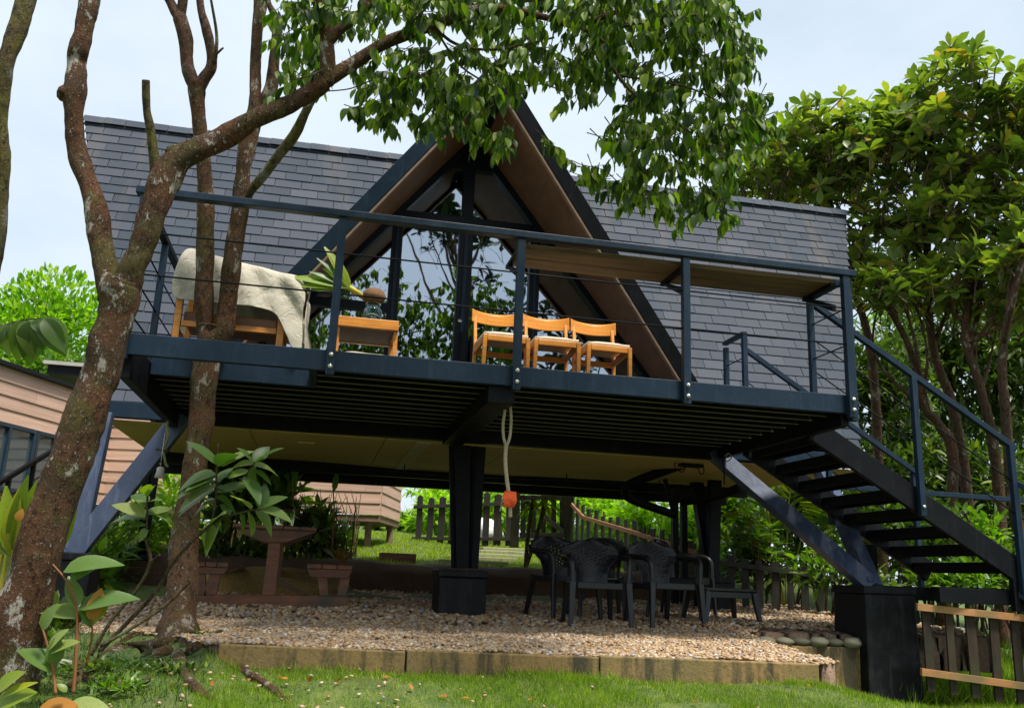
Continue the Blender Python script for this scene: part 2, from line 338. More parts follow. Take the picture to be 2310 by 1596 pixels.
class MB:
    def __init__(s): s.v = []; s.f = []
    def add(s, vs, fs):
        n = len(s.v); s.v += [tuple(map(float, p)) for p in vs]; s.f += [tuple(i+n for i in f) for f in fs]; return s
    def box(s, a, b):
        (x0, y0, z0), (x1, y1, z1) = a, b
        return s.add([(x0, y0, z0), (x1, y0, z0), (x1, y1, z0), (x0, y1, z0), (x0, y0, z1), (x1, y0, z1), (x1, y1, z1), (x0, y1, z1)],
                     [(0, 3, 2, 1), (4, 5, 6, 7), (0, 1, 5, 4), (1, 2, 6, 5), (2, 3, 7, 6), (3, 0, 4, 7)])
    def beam(s, p, q, w, h, up=(0, 0, 1), w2=None, h2=None):
        """box section from p to q, w across, h along up"""
        p, q = Vector(p), Vector(q); d = (q-p).normalized(); u = Vector(up)
        r = d.cross(u)
        if r.length < 1e-4: r = d.cross(Vector((0, 1, 0)))
        r.normalize(); u = r.cross(d).normalized(); w2 = w2 or w; h2 = h2 or h
        vs = []
        for c, ww, hh in ((p, w, h), (q, w2, h2)):
            for a, b in ((-1, -1), (1, -1), (1, 1), (-1, 1)): vs.append(c + r*(a*ww/2) + u*(b*hh/2))
        return s.add(vs, [(0, 1, 2, 3), (7, 6, 5, 4), (0, 4, 5, 1), (1, 5, 6, 2), (2, 6, 7, 3), (3, 7, 4, 0)])
    def tube(s, pts, rad, n=8, caps=True, nz=0.0, seed=0):
        P = [Vector(p) for p in pts]; k = len(P)
        R = rad if hasattr(rad, '__len__') else [rad]*k
        u = None; base = len(s.v)
        for i in range(k):
            t = (P[min(i+1, k-1)]-P[max(i-1, 0)]).normalized()
            if u is None:
                u = t.cross(Vector((.3, .9, .1)))
                if u.length < .05: u = t.cross(Vector((1, 0, 0)))
            u = (u - t*u.dot(t)).normalized(); w = t.cross(u)
            for j in range(n):
                a = 2*math.pi*j/n; r = R[i]
                dd = u*math.cos(a)+w*math.sin(a)
                if nz: 
                    q = P[i]+dd*r
                    r *= 1 + nz*(noise.noise(q*5+Vector((seed, 0, 0)))*1.1 + noise.noise(q*17)*.5)
                s.v.append(tuple(P[i]+dd*r))
        for i in range(k-1):
            for j in range(n):
                a = base+i*n+j; b = base+i*n+(j+1) % n
                s.f.append((a, b, b+n, a+n))
        if caps:
            s.f.append(tuple(base+j for j in range(n))[::-1]); s.f.append(tuple(base+(k-1)*n+j for j in range(n)))
        return s
    def lathe(s, prof, c, n=20, axis='Z'):
        base = len(s.v); c = Vector(c)
        for r, z in prof:
            for j in range(n):
                a = 2*math.pi*j/n
                p = Vector((r*math.cos(a), r*math.sin(a), z))
                if axis == 'Y': p = Vector((p.x, p.z, p.y))
                if axis == 'X': p = Vector((p.z, p.x, p.y))
                s.v.append(tuple(c+p))
        for i in range(len(prof)-1):
            for j in range(n):
                a = base+i*n+j; b = base+i*n+(j+1) % n
                s.f.append((a, b, b+n, a+n))
        s.f.append(tuple(base+j for j in range(n))[::-1]); s.f.append(tuple(base+(len(prof)-1)*n+j for j in range(n)))
        return s
    def prism(s, poly, vec):
        """polygon (3-D points) swept by vec"""
        n = len(poly); vec = Vector(vec); a = [Vector(p) for p in poly]
        return s.add(a+[p+vec for p in a], [tuple(range(n))[::-1], tuple(range(n, 2*n))]+[(i, (i+1) % n, n+(i+1) % n, n+i) for i in range(n)])
    def blob(s, c, r, seed=0, sub=2, amp=.25, fr=1.5):
        bm = bmesh.new(); bmesh.ops.create_icosphere(bm, subdivisions=sub, radius=1)
        vs = []
        for v in bm.verts:
            q = v.co.copy(); k = 1+amp*noise.noise(q*fr+Vector((seed*3.1, seed, 0)))
            vs.append((c[0]+q.x*r[0]*k, c[1]+q.y*r[1]*k, c[2]+q.z*r[2]*k))
        fs = [tuple(v.index for v in f.verts) for f in bm.faces]; bm.free()
        return s.add(vs, fs)
    def mesh(s, name, o3=(0, 0, 0), smooth=False):
        me = bpy.data.meshes.new(name); ox, oy, oz = o3
        me.from_pydata([(x-ox, y-oy, z-oz) for x, y, z in s.v], [], s.f)
        bm = bmesh.new(); bm.from_mesh(me); bmesh.ops.recalc_face_normals(bm, faces=bm.faces); bm.to_mesh(me); bm.free()
        if smooth: me.polygons.foreach_set('use_smooth', [True]*len(me.polygons))
        return me
    def build(s, name, mat, parent=None, smooth=False, bevel=0, label=None, kind=None, cat=None, group=None):
        o3 = off(parent)
        me = s.mesh(name, o3, smooth); me.materials.append(mat if not isinstance(mat, str) else M[mat])
        o = bpy.data.objects.new(name, me); COL.objects.link(o)
        if parent is not None: o.parent = parent; OFF[o.name] = o3.copy()
        if bevel:
            b = o.modifiers.new('bevel', 'BEVEL'); b.width = bevel; b.segments = 2; b.limit_method = 'ANGLE'
        return tag(o, label, cat, group, kind)

def piece(name, me, parent, mat4):
    """one small part that shares its mesh, placed by a world matrix"""
    o = bpy.data.objects.new(name, me); COL.objects.link(o)
    o.parent = parent; o.matrix_local = Matrix.Translation(-off(parent)) @ mat4
    return o
def copy_tree(o, parent=None):
    c = o.copy(); COL.objects.link(c); c.parent = parent
    OFF[c.name] = OFF.get(o.name, Vector((0, 0, 0)))
    for ch in list(o.children): copy_tree(ch, c)
    return c
def crom(P, R=None, per=6):
    P = [Vector(p) for p in P]; n = len(P); out = []; ro = []
    for i in range(n-1):
        a, b, c, d = P[max(i-1, 0)], P[i], P[i+1], P[min(i+2, n-1)]
        for k in range(per):
            t = k/per
            out.append(.5*((2*b)+(c-a)*t+(2*a-5*b+4*c-d)*t*t+(3*b-a-3*c+d)*t**3))
            if R: ro.append(R[i]*(1-t)+R[i+1]*t)
    out.append(P[-1]); 
    if R: ro.append(R[-1])
    return (out, ro) if R else out

# joined fields of small pieces (leaves, blades, pebbles) by numpy
def field(name, tv, tf, mats, mat, parent=None, tint=None, smooth=True):
    """tv (V,3) template, tf list of faces, mats (N,4,4)"""
    tv = np.asarray(tv, float); N = len(mats); V = len(tv)
    if N == 0: return None
    A = np.asarray(mats); o3 = np.array(off(parent))
    P = np.einsum('nij,vj->nvi', A[:, :3, :3], tv) + A[:, None, :3, 3] - o3
    me = bpy.data.meshes.new(name); me.vertices.add(N*V); me.vertices.foreach_set('co', P.reshape(-1).astype(np.float32))
    idx = []; tot = []
    for f in tf: idx += list(f); tot.append(len(f))
    idx = np.array(idx); Lc = len(idx); F = len(tf)
    allidx = (idx[None, :]+np.arange(N)[:, None]*V).reshape(-1)
    me.loops.add(N*Lc); me.loops.foreach_set('vertex_index', allidx.astype(np.int32))
    me.polygons.add(N*F)
    st = np.concatenate([[0], np.cumsum(tot)[:-1]]); starts = (st[None, :]+np.arange(N)[:, None]*Lc).reshape(-1)
    me.polygons.foreach_set('loop_start', starts.astype(np.int32))
    try: me.polygons.foreach_set('loop_total', np.tile(tot, N).astype(np.int32))
    except Exception: pass
    me.update(calc_edges=True)
    me.polygons.foreach_set('use_smooth', np.full(N*F, smooth))
    at = me.attributes.new('tint', 'FLOAT', 'POINT'); tt = rng.random(N) if tint is None else np.asarray(tint)
    at.data.foreach_set('value', np.repeat(tt, V).astype(np.float32))
    me.materials.append(M[mat]); me.validate()
    o = bpy.data.objects.new(name, me); COL.objects.link(o)
    if parent is not None: o.parent = parent; OFF[o.name] = Vector(o3)
    o['kind'] = 'stuff'
    return o

def frames(pos, d, nrm, sx, sy=None, sz=None):
    """matrices: local +Y along d, local +Z near nrm; scale sx across, sy along"""
    pos, d, nrm = (np.asarray(a, float) for a in (pos, d, nrm)); n = len(pos)
    d = d/np.linalg.norm(d, axis=1, keepdims=True)
    x = np.cross(d, nrm); x /= np.linalg.norm(x, axis=1, keepdims=True)+1e-9
    z = np.cross(x, d)
    sx = np.broadcast_to(sx, n); sy = sx if sy is None else np.broadcast_to(sy, n); sz = sx if sz is None else np.broadcast_to(sz, n)
    A = np.zeros((n, 4, 4)); A[:, :3, 0] = x*sx[:, None]; A[:, :3, 1] = d*sy[:, None]; A[:, :3, 2] = z*sz[:, None]; A[:, :3, 3] = pos; A[:, 3, 3] = 1
    return A
def leaf_tpl(w=.42, tip=1.0, droop=.18, fold=.10, seg=4, obov=False):
    """leaf of length 1 along +Y, folded on its midrib and bent down"""
    vs = []; fs = []
    for i in range(seg+1):
        t = i/seg
        ww = w/2*math.sin(math.pi*min(1, max(0, (t**(1.6 if obov else .8)))))**(.75) if 0 < t < 1 else 0.012
        z = -droop*t*t
        vs += [(-ww, t, z+fold*ww*2), (0, t, z), (ww, t, z+fold*ww*2)]
    for i in range(seg):
        a = i*3; fs += [(a, a+1, a+4, a+3), (a+1, a+2, a+5, a+4)]
    return vs, fs
def tpl_mesh(name, tpl, mat, smooth=True):
    me = bpy.data.meshes.new(name); me.from_pydata(tpl[0], [], tpl[1]); me.materials.append(M[mat])
    me.polygons.foreach_set('use_smooth', [smooth]*len(me.polygons)); return me
def scatter(root, tpl, mats, mat, nmax, part='leaf', stuff='crown'):
    """the nmax pieces that show largest become parts, the rest one 'stuff' part"""
    mats = np.asarray(mats); 
    p = mats[:, :3, 3]-EYE; dz = p@FWD; xs = FPX*(p@RT)/dz; ys = FPX*(p@UP)/dz
    vis = (dz > .3) & (abs(xs) < PW/2) & (abs(ys) < PH/2)
    size = np.linalg.norm(mats[:, :3, 1], axis=1)/np.maximum(dz, .1)*np.where(vis, 1, 1e-3)
    order = np.argsort(-size); big = [i for i in order[:nmax] if vis[i]]; bs = set(big)
    rest = [i for i in range(len(mats)) if i not in bs]
    me = tpl_mesh(part, tpl, mat)
    for i in big: piece(part, me, root, Matrix(mats[i].tolist()))
    if rest: field(stuff, tpl[0], tpl[1], mats[rest], mat, root)
def rvec(n): 
    v = rng.normal(size=(n, 3)); return v/np.linalg.norm(v, axis=1, keepdims=True)
def clip_poly(poly, a, b, c):
    """keep the side a*x+b*y<=c of a 2-D polygon"""
    out = []
    for i in range(len(poly)):
        p, q = poly[i], poly[(i+1) % len(poly)]
        fp, fq = a*p[0]+b*p[1]-c, a*q[0]+b*q[1]-c
        if fp <= 0: out.append(p)
        if fp*fq < 0:
            t = fp/(fp-fq); out.append((p[0]+(q[0]-p[0])*t, p[1]+(q[1]-p[1])*t))
    return out
# ================================================================== GROUND
def ss(a, b, x):
    t = np.clip((x-a)/(b-a), 0, 1); return t*t*(3-2*t)
def gfront(x): return np.where(np.asarray(x) > -.5, 5.74-.114*(np.asarray(x)+.5)+.04, 5.78+np.minimum(1.0, (-.5-np.asarray(x))*1.5))
def gz(x, y):
    x = np.asarray(x, float); y = np.asarray(y, float)
    z = .12+.169*np.minimum(y, 5.2)
    z = np.where(y < 0, .12+.03*y, z); z = np.maximum(z, -1.2)
    z = z - .24*np.clip((x-3.15)/1.2, 0, 1)*np.clip((y-3.8)/1.4, 0, 1) - .07*np.clip(y-5.2, 0, 2.6)*np.clip((x-3.0)/2.2, 0, 1)
    # the bank and terrace behind the cabin
    t = 1.33+.30*ss(11.3, 11.75, y)+.105*np.clip(y-11.75, 0, 7)+.03*np.clip(y-18, 0, 40)
    right = np.clip((x-(4.2+.0*y))/1.2, 0, 1)
    tr = 1.08+.17*np.clip(y-11, 0, 6)
    back = t*(1-right)+np.minimum(tr, t)*right
    z = z*(1-ss(8.5, 11.0, y))+back*ss(8.5, 11.0, y)
    far_r = np.clip((x-8)/6, 0, 1)*np.clip((y-6)/6, 0, 1); z = z-1.2*far_r
    left = ss(-.42, -.55, x)*ss(-.28, -.02, y-gfront(x))*(1-ss(9, 11, y)); z = z*(1-left)+(1.105-.07*np.clip(-x-1.2, 0, 2))*left
    return z
def bumpy(x, y): return .012*np.sin(x*5.1+y*2.3)+.010*np.sin(x*2.2-y*6.1)+.006*np.sin(x*13+y*11)
def sheet(name, xs, ys, fz, mat, **k):
    X, Y = np.meshgrid(xs, ys); Z = fz(X, Y); m = MB()
    m.v = [tuple(p) for p in np.stack([X, Y, Z], -1).reshape(-1, 3).tolist()]
    n = len(xs)
    m.f = [(j*n+i, j*n+i+1, (j+1)*n+i+1, (j+1)*n+i) for j in range(len(ys)-1) for i in range(n-1)]
    return m.build(name, mat, None, True, **k)
xs = np.concatenate([np.linspace(-220, -12, 14), np.arange(-11, -3, .5), np.arange(-3, 7, .1), np.arange(7, 14, .5), np.linspace(15, 220, 14)])
ys = np.concatenate([np.linspace(-120, -9, 10), np.arange(-8, 3, .5), np.arange(3, 12.5, .1), np.arange(12.5, 22, .4), np.linspace(23, 260, 16)])
sheet('lawn', xs, ys, lambda X, Y: gz(X, Y)+bumpy(X, Y)*np.clip(Y/3, 0, 1), 'ground', kind='structure')

W1L, W1R = np.array([-.50, 5.74]), np.array([3.17, 5.32])     # front kerb wall
def wally(x): return W1L[1]+(x-W1L[0])*(W1R[1]-W1L[1])/(W1R[0]-W1L[0])
def gravz(x, y):
    z = 1.125+.20*np.clip((y-5.4)/5.9, 0, 1)**2+.006*np.sin(x*9+y*4)+.005*np.sin(y*11-x*3)
    z = z+.045*ss(7.2, 7.7, y)*np.clip((x-3.0)/1, 0, 1)*(1-ss(8.5, 10.5, y))
    return z-.14*np.clip((-x-1.0)/1.2, 0, 1)
def ingravel(x, y):
    left = -1.15-.30*(y-5.6)+.12*np.sin(y*4)
    front = np.where(x > -.5, wally(x)+.04, gfront(x)+.05*np.sin(x*13))
    a = (y > front) & (x > left) & (y < 11.45) & (x > -2.6)
    r = np.where(y < 7.5, 3.32+(y-5.3)*.22, 6.4)
    return a & (x < r)
gx = np.arange(-2.7, 6.6, .08); gy = np.arange(5.2, 11.6, .08)
X, Y = np.meshgrid(gx, gy); ins = ingravel(X, Y); m = MB(); Zg = gravz(X, Y)
for j in range(len(gy)-1):
    for i in range(len(gx)-1):
        if ins[j, i] and ins[j+1, i] and ins[j, i+1] and ins[j+1, i+1]:
            m.add([(gx[i+a], gy[j+b], Zg[j+b, i+a]) for a, b in ((0, 0), (1, 0), (1, 1), (0, 1))], [(0, 1, 2, 3)])
bm = bmesh.new(); 
o = m.build('gravel_bed', 'gravel_base', None, True, kind='structure')
bm.from_mesh(o.data); bmesh.ops.remove_doubles(bm, verts=bm.verts, dist=.001)
e = bmesh.ops.extrude_face_region(bm, geom=[ed for ed in bm.edges if ed.is_boundary])
bmesh.ops.translate(bm, verts=[v for v in e['geom'] if isinstance(v, bmesh.types.BMVert)], vec=(0, 0, -.3)); bm.to_mesh(o.data); bm.free()

# pebbles
bm = bmesh.new(); bmesh.ops.create_icosphere(bm, subdivisions=1, radius=.5)
ico_v = [tuple(v.co) for v in bm.verts]; ico_f = [tuple(v.index for v in f.verts) for f in bm.faces]; bm.free()
def pebbles(name, n, x0, x1, y0, y1, s0, s1, inside, zf, mat='pebble', **k):
    x = rng.uniform(x0, x1, n); y = rng.uniform(y0, y1, n); q = inside(x, y); x, y = x[q], y[q]; n = len(x)
    s = rng.uniform(s0, s1, n)
    d = rvec(n); d[:, 2] *= .3; nr = np.tile([0, 0, 1.], (n, 1))+.35*rvec(n)
    A = frames(np.stack([x, y, zf(x, y)+s*rng.uniform(.05, .45, n)], 1), d, nr, s, s*rng.uniform(1, 1.6, n), s*rng.uniform(.45, .75, n))
    o = field(name, ico_v, ico_f, A, mat); return o
o = pebbles('gravel', 38000, -1.7, 3.9, 5.3, 7.8, .013, .034, ingravel, gravz)
tag(o, 'loose rounded pink and cream river pebbles spread under the raised cabin', 'gravel')
o = pebbles('gravel_far', 15000, -2.6, 6.4, 7.8, 11.4, .03, .055, ingravel, gravz)
o.name = 'gravel'; tag(o, 'shaded river pebbles at the back of the bed beneath the cabin floor', 'gravel')
# stray pebbles on the lawn
o = pebbles('pebble_scatter', 230, -1.6, 3.0, 4.0, 5.7, .012, .030, lambda x, y: (y < wally(x)-.05) & (rng.random(len(x)) < np.clip(1.1-x*.55, .08, 1)), lambda x, y: gz(x, y)+bumpy(x, y)+.012)
o.name = 'scattered_pebbles'; tag(o, 'stray pale pebbles lying in the lawn grass in front of the kerb wall', 'pebbles')

# kerb wall in front, split into cast lengths
kw = thing('concrete_kerb', 'low mould stained concrete kerb wall holding the front edge of the gravel', 'kerb', (1.3, 5.5, 1.0))
cuts = [0, .30, .62, 1.0]
for a, b in zip(cuts[:-1], cuts[1:]):
    p = W1L+(W1R-W1L)*(a+.0015); q = W1L+(W1R-W1L)*(b-.0015)
    MB().prism([(p[0], p[1], .80), (q[0], q[1], .80), (q[0], q[1]-.004, 1.125), (p[0], p[1], 1.135)], (.012, .12, 0)).build('cast_length', 'concrete', kw, bevel=.008)
w2 = thing('retaining_wall', 'mossy ochre retaining wall edged with cobbles behind the thick black pier', 'wall', (4.4, 7.5, .8))
MB().box((3.55, 7.42, .45), (5.3, 7.58, 1.085)).build('wall_face', 'concrete', w2, bevel=.01)
cob = MB().blob((0, 0, 0), (.5, .5, .5), 3, 2, .25).mesh('cobble', smooth=True); cob.materials.append(M['cobble'])
k = 0
for x, y, s in [(3.45+.165*i, 7.46+.02*math.sin(i*3), .15) for i in range(11)]+[(3.05+.1*i, 7.28-.02*i, .11) for i in range(4)]:
    s *= random.uniform(.85, 1.25)
    piece('cobble', cob, w2, Matrix.Translation((x, y, 1.10+s*.12)) @ Matrix.Rotation(random.uniform(-.4, .4), 4, 'Z') @ Matrix.Diagonal((s*1.25, s, s*.6, 1)))
# second row of stones at the fence foot
r2 = thing('stone_edging', 'row of pale rounded stones at the foot of the dark picket fence', 'stone edging', (6, 9.9, 1.1))
for i in range(16):
    s = random.uniform(.13, .2)
    piece('stone', cob, r2, Matrix.Translation((4.5+.17*i, 9.85-.06*i+.03*math.sin(i*5), 1.16)) @ Matrix.Rotation(random.uniform(-.6, .6), 4, 'Z') @ Matrix.Diagonal((s*1.3, s, s*.6, 1)))

# earth bank and mossy mound behind the table
bx = np.arange(-2.6, 5.2, .12)
m = MB(); pr = [(11.15, 1.28), (11.28, 1.38), (11.36, 1.56), (11.55, 1.665), (11.8, 1.69)]
for x in bx:
    for (y, z) in pr: m.v.append((x, y+.07*noise.noise(Vector((x*2, y*3, 0))), z+.035*noise.noise(Vector((x*3, z*5, 4)))))
for i in range(len(bx)-1):
    for j in range(len(pr)-1):
        a = i*len(pr)+j; m.f.append((a, a+len(pr), a+len(pr)+1, a+1))
m.build('earth_bank', 'earth', None, True, kind='structure')
m = MB(); p = PY(600, 1318, 10.6); m.blob((p[0], p[1], gravz(p[0], p[1])+.02), (.95, .35, .26), 5, 4, .25, 2.2)
tag(m.build('mossy_mound', 'thatch', None, True), 'low straw coloured mossy mound lying behind the picnic table', 'mound')

# paving path on the terrace
pth = thing('garden_path', 'mossy stepping slab path crossing the grass terrace towards the gate', 'path', (2.6, 13, 1.8)); pth['kind'] = 'structure'
del pth['category']
for i, (xl, xr, y) in enumerate([(955, 1110, 1277), (985, 1140, 1266), (1010, 1160, 1256), (1035, 1175, 1247), (1060, 1185, 1239), (1085, 1195, 1232)]):
    Y = 12.0+i*.62; a = PY(xl, y, Y); b = PY(xr, y, Y)
    z = float(gz((a[0]+b[0])/2, Y))+.012
    MB().box((a[0], Y-.2, z-.03), (b[0], Y+.2, z+.03)).build('slab', 'slab', pth, bevel=.01)

# ================================================================== CABIN
ZD = 3.11
cab = thing('a_frame_cabin', 'raised dark shingled A-frame cabin with a big glazed gable above the deck', 'cabin', (1.9, 10.6, 1.2))
EA, EB = np.array([-2.02, 8.85, 3.04]), np.array([5.88, 8.85, 3.10])
RC, RD = np.array([-3.14, 10.6, 6.74]), np.array([7.03, 10.6, 6.82])
DX, DZ, DS = 1.34, 6.45, .80          # dormer ridge x, z, half width per metre of height
nrm = np.cross(EB-EA, RC-EA); nrm /= np.linalg.norm(nrm)
if nrm[1] > 0: nrm = -nrm
def roofpt(u, v):                      # u along the eave in metres from EA, v 0..1 up the slope
    x = EA[0]+u; z0 = EA[2]+(EB[2]-EA[2])*u/(EB[0]-EA[0]); 
    zr = RC[2]+(RD[2]-RC[2])*(x-RC[0])/(RD[0]-RC[0])
    return np.array([x, 8.85+v*1.75, z0+(zr-z0)*v])
def yz(x, z):                           # depth of roof surface at x,z
    z0 = EA[2]+(EB[2]-EA[2])*(x-EA[0])/(EB[0]-EA[0]); zr = RC[2]+(RD[2]-RC[2])*(x-RC[0])/(RD[0]-RC[0])
    return 8.85+1.75*(z-z0)/(zr-z0)
zr_m = RC[2]+(RD[2]-RC[2])*(DX-RC[0])/(RD[0]-RC[0])
def slab_roof(name, poly):
    return MB().prism([(x, yz(x, z), z) for x, z in poly], Vector(-nrm*.07)).build(name, 'dark_void', cab)
lp = [(EA[0], EA[2]), (DX-DS*(DZ-3.05), 3.05), (DX, DZ), (DX, zr_m), (RC[0], RC[2])]
rp = [(DX+DS*(DZ-3.07), 3.07), (EB[0], EB[2]), (RD[0], RD[2]), (DX, zr_m), (DX, DZ)]
roofL = slab_roof('roof_left', lp); roofR = slab_roof('roof_right', rp)
roofL.name = 'roof'; roofR.name = 'roof.001'; OFF['roof'] = OFF['roof.001'] = off(cab)
# rear slope and end walls close the volume
MB().prism([(RC[0], 10.67, RC[2]-.02), (RD[0], 10.67, RD[2]-.02), (EB[0], 12.35, 3.0), (EA[0], 12.35, 2.95)], (0, .05, .02)).build('roof', 'dark_void', cab)
for sx, e, r in ((1, EA, RC), (-1, EB, RD)):
    MB().prism([(e[0]+sx*.25, 9.0, 3.0), (e[0]+sx*.25, 12.2, 3.0), (r[0]+sx*.6, 10.62, r[2]-.25)], (sx*.05, 0, 0)).build('end_wall', 'steel', cab)
# shingles
NR = 29; up = (RC-EA); up = np.array([0, 1.75, 3.70]); Ls = np.linalg.norm(up); up /= Ls
shv = []
bw, bh = .312, Ls/NR
tpl = MB().add([(-.5, -.04, 0.0), (.5, -.04, 0.0), (.5, 1.15, -.004), (-.5, 1.15, -.004), (-.5, -.05, .012), (.5, -.05, .012), (.5, 1.0, .001), (-.5, 1.0, .001)],
               [(0, 3, 2, 1), (4, 5, 6, 7), (0, 1, 5, 4), (1, 2, 6, 5), (2, 3, 7, 6), (3, 0, 4, 7)])
U = {'L': [], 'R': []}
for r in range(NR):
    v0 = r/NR
    x0 = EA[0]+(RC[0]-EA[0])*(v0+.5/NR); x1 = EB[0]+(RD[0]-EB[0])*(v0+.5/NR)
    zc = roofpt(4, v0+.5/NR)[2]; hw = DS*(DZ-zc)
    spans = [('L', x0, DX-hw+.03), ('R', DX+hw-.03, x1)] if hw > .02 else [('L', x0, DX), ('R', DX, x1)]
    phase = (r*.113) % bw
    for side, a, b in spans:
        k = math.floor((a-phase)/bw)
        while phase+k*bw < b:
            s0 = max(a, phase+k*bw); s1 = min(b, phase+(k+1)*bw); k += 1
            if s1-s0 < .03: continue
            p = roofpt((s0+s1)/2-EA[0], v0)
            ex = (EB-EA)/np.linalg.norm(EB-EA)
            j = random.uniform(-.0035, .0035)
            A = np.eye(4); A[:3, 0] = ex*(s1-s0-.007+j); A[:3, 1] = up*bh; A[:3, 2] = nrm; A[:3, 3] = p+nrm*(.004+random.uniform(0, .003))+up*random.uniform(-.0025, .0025)
            U[side].append(A)
sme = tpl.mesh('shingle'); sme.materials.append(M['shingle'])
for side, ro, cap in (('L', roofL, 300), ('R', roofR, 300)):
    A = np.array(U[side]); p = A[:, :3, 3]-EYE; dz = p@FWD
    xx = PW/2+FPX*(p@RT)/dz; yy = PH/2-FPX*(p@UP)/dz
    big = np.argsort(dz+100*((xx < 0) | (xx > PW)))[:cap]; bs = set(big.tolist())
    for i in big: piece('shingle', sme, ro, Matrix(A[i].tolist()))
    rest = [i for i in range(len(A)) if i not in bs]
    if rest: field('shingle_field', tpl.v, tpl.f, A[rest], 'shingle', ro, smooth=False)
# ridge caps
rc = MB().add([(-.5, 0, .02), (.5, 0, .02), (.5, -.16, -.30), (-.5, -.16, -.30), (-.5, .14, -.28), (.5, .14, -.28), (-.5, 0, -.02), (.5, 0, -.02)], [(0, 1, 2, 3)[::-1], (0, 4, 5, 1)[::-1], (0, 3, 6), (0, 6, 4), (1, 7, 2), (1, 5, 7)])
rme = rc.mesh('ridge_cap'); rme.materials.append(M['shingle'])
n = 42
for i in range(n):
    p = RC+(RD-RC)*((i+.5)/n); 
    if p[0] > DX-.05 and p[0] < DX+.05: continue
    piece('ridge_cap', rme, roofL if p[0] < DX else roofR, Matrix.Translation((p[0], p[1]-.02, p[2]+.012+.004*(i % 2))) @ Matrix.Diagonal(((RD[0]-RC[0])/n*.985, .5, .36, 1)))

# dormer: two leaning slabs, prow front
def prow(z): return 8.30-.22*(z-ZD)
T = .095; tv = T*math.sqrt(1+1/DS**2)
zb = 3.0
for s in (-1, 1):
    nm = 'dormer_roof'
    def P4(x, z, y): return (DX+s*x, y, z)
    top = [(0, DZ), (DS*(DZ-zb), zb)]; 
    # slab body between outer skin and soffit, back to the main roof
    out = [(0, DZ), (DS*(DZ-zb), zb), (DS*(DZ-zb)-DS*tv, zb), (0, DZ-tv)]
    vs = []; 
    for (x, z) in out: vs.append(P4(x, z, prow(z)+.045))
    for (x, z) in out: vs.append(P4(x, z, max(9.05, yz(DX+s*x, z)+.25) if z > 3.06 else 9.1))
    MB().add(vs, [(0, 1, 2, 3), (7, 6, 5, 4), (0, 4, 5, 1), (1, 5, 6, 2), (2, 6, 7, 3), (3, 7, 4, 0)]).build(nm, 'steel', cab)
    # soffit board 6 mm inside
    o1, o2 = DS*tv+.004, DS*tv+.016
    vs = [P4(-o1+DS*(DZ-z), z, y) for z, y in ((DZ-tv-.02, prow(DZ-tv)+.06), (zb+.02, prow(zb)+.06), (zb+.02, 8.93), (DZ-tv-.02, 8.93))]
    vs = [P4(DS*(DZ-z)-o1, z, y) for z, y in ((6.15, prow(6.15)+.05), (zb+.02, prow(zb)+.05), (zb+.02, 8.86), (6.15, 8.86))]
    MB().prism(vs, (-s*.012, 0, -.01)).build('soffit', 'soffit', cab)
    # barge board and its pale inner strip, standing on the prow edge
    def strip(name, a0, a1, y0, y1, mat, b=.004):
        v = []
        for yy in (y0, y1):
            for (x, z) in ((DS*(DZ-zb)-a0, zb), (0-a0, DZ), (0-a1, DZ), (DS*(DZ-zb)-a1, zb)):
                if x < 0: z = DZ+x/DS; x = 0.0
                v.append(P4(x, z, prow(z)+yy))
        MB().add(v, [(0, 1, 2, 3), (7, 6, 5, 4), (0, 4, 5, 1), (1, 5, 6, 2), (2, 6, 7, 3), (3, 7, 4, 0)]).build(name, mat, cab, bevel=b)
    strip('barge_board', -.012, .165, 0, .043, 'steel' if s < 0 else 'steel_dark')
    strip('edge_strip', .172, .198, .004, .06, 'edge_strip', 0)

# glazed gable wall
GY = 8.86
gzb = thing  # noqa
AP, SL = 6.30, .81
def gable_cell(x0, x1, z0, z1, inset=0.0):
    poly = [(DX-SL*(AP-2.95), 2.95), (DX+SL*(AP-2.95), 2.95), (DX, AP)]
    poly = clip_poly(poly, -1, 0, -x0); poly = clip_poly(poly, 1, 0, x1)
    poly = clip_poly(poly, 0, -1, -z0); poly = clip_poly(poly, 0, 1, z1) if poly else poly
    return poly
mulx = [.58, 1.31, 2.07]
glass_cells = [(-9, mulx[1], 5.30, 5.86), (mulx[1], 9, 5.30, 5.86), (-9, mulx[0], 4.25, 5.13), (-9, mulx[0], 3.0, 4.17),
               (mulx[0], mulx[1], 3.0, 5.13), (mulx[1], mulx[2], 3.0, 5.13), (mulx[2], 9, 3.0, 5.13)]
for x0, x1, z0, z1 in glass_cells:
    c = gable_cell(x0, x1, z0, z1)
    if len(c) > 2: MB().prism([(x, GY+.02, z) for x, z in c], (0, .008, 0)).build('glass_pane', 'glass', cab)
for i, x in enumerate(mulx):
    zt = 5.86 if i == 1 else 5.14
    w = .055 if i != 1 else .075
    MB().box((x-w, GY-.03, 3.0), (x+w, GY+.05, 5.14)).build('mullion', 'frame', cab, bevel=.004)
    MB().box((x-w*.25, GY-.045, 3.0), (x+w*.25, GY-.032, 5.12)).build('mullion_bead', 'steel', cab)
MB().box((mulx[1]-.06, GY-.03, 5.30), (mulx[1]+.06, GY+.05, 5.86)).build('mullion', 'frame', cab, bevel=.004)
zw = lambda z: SL*(AP-z)
MB().box((DX-zw(5.15), GY-.04, 5.141), (DX+zw(5.15), GY+.06, 5.30)).build('transom', 'frame', cab, bevel=.004)
MB().box((DX-zw(4.16), GY-.032, 4.165), (mulx[0]-.057, GY+.055, 4.255)).build('transom', 'frame', cab, bevel=.004)
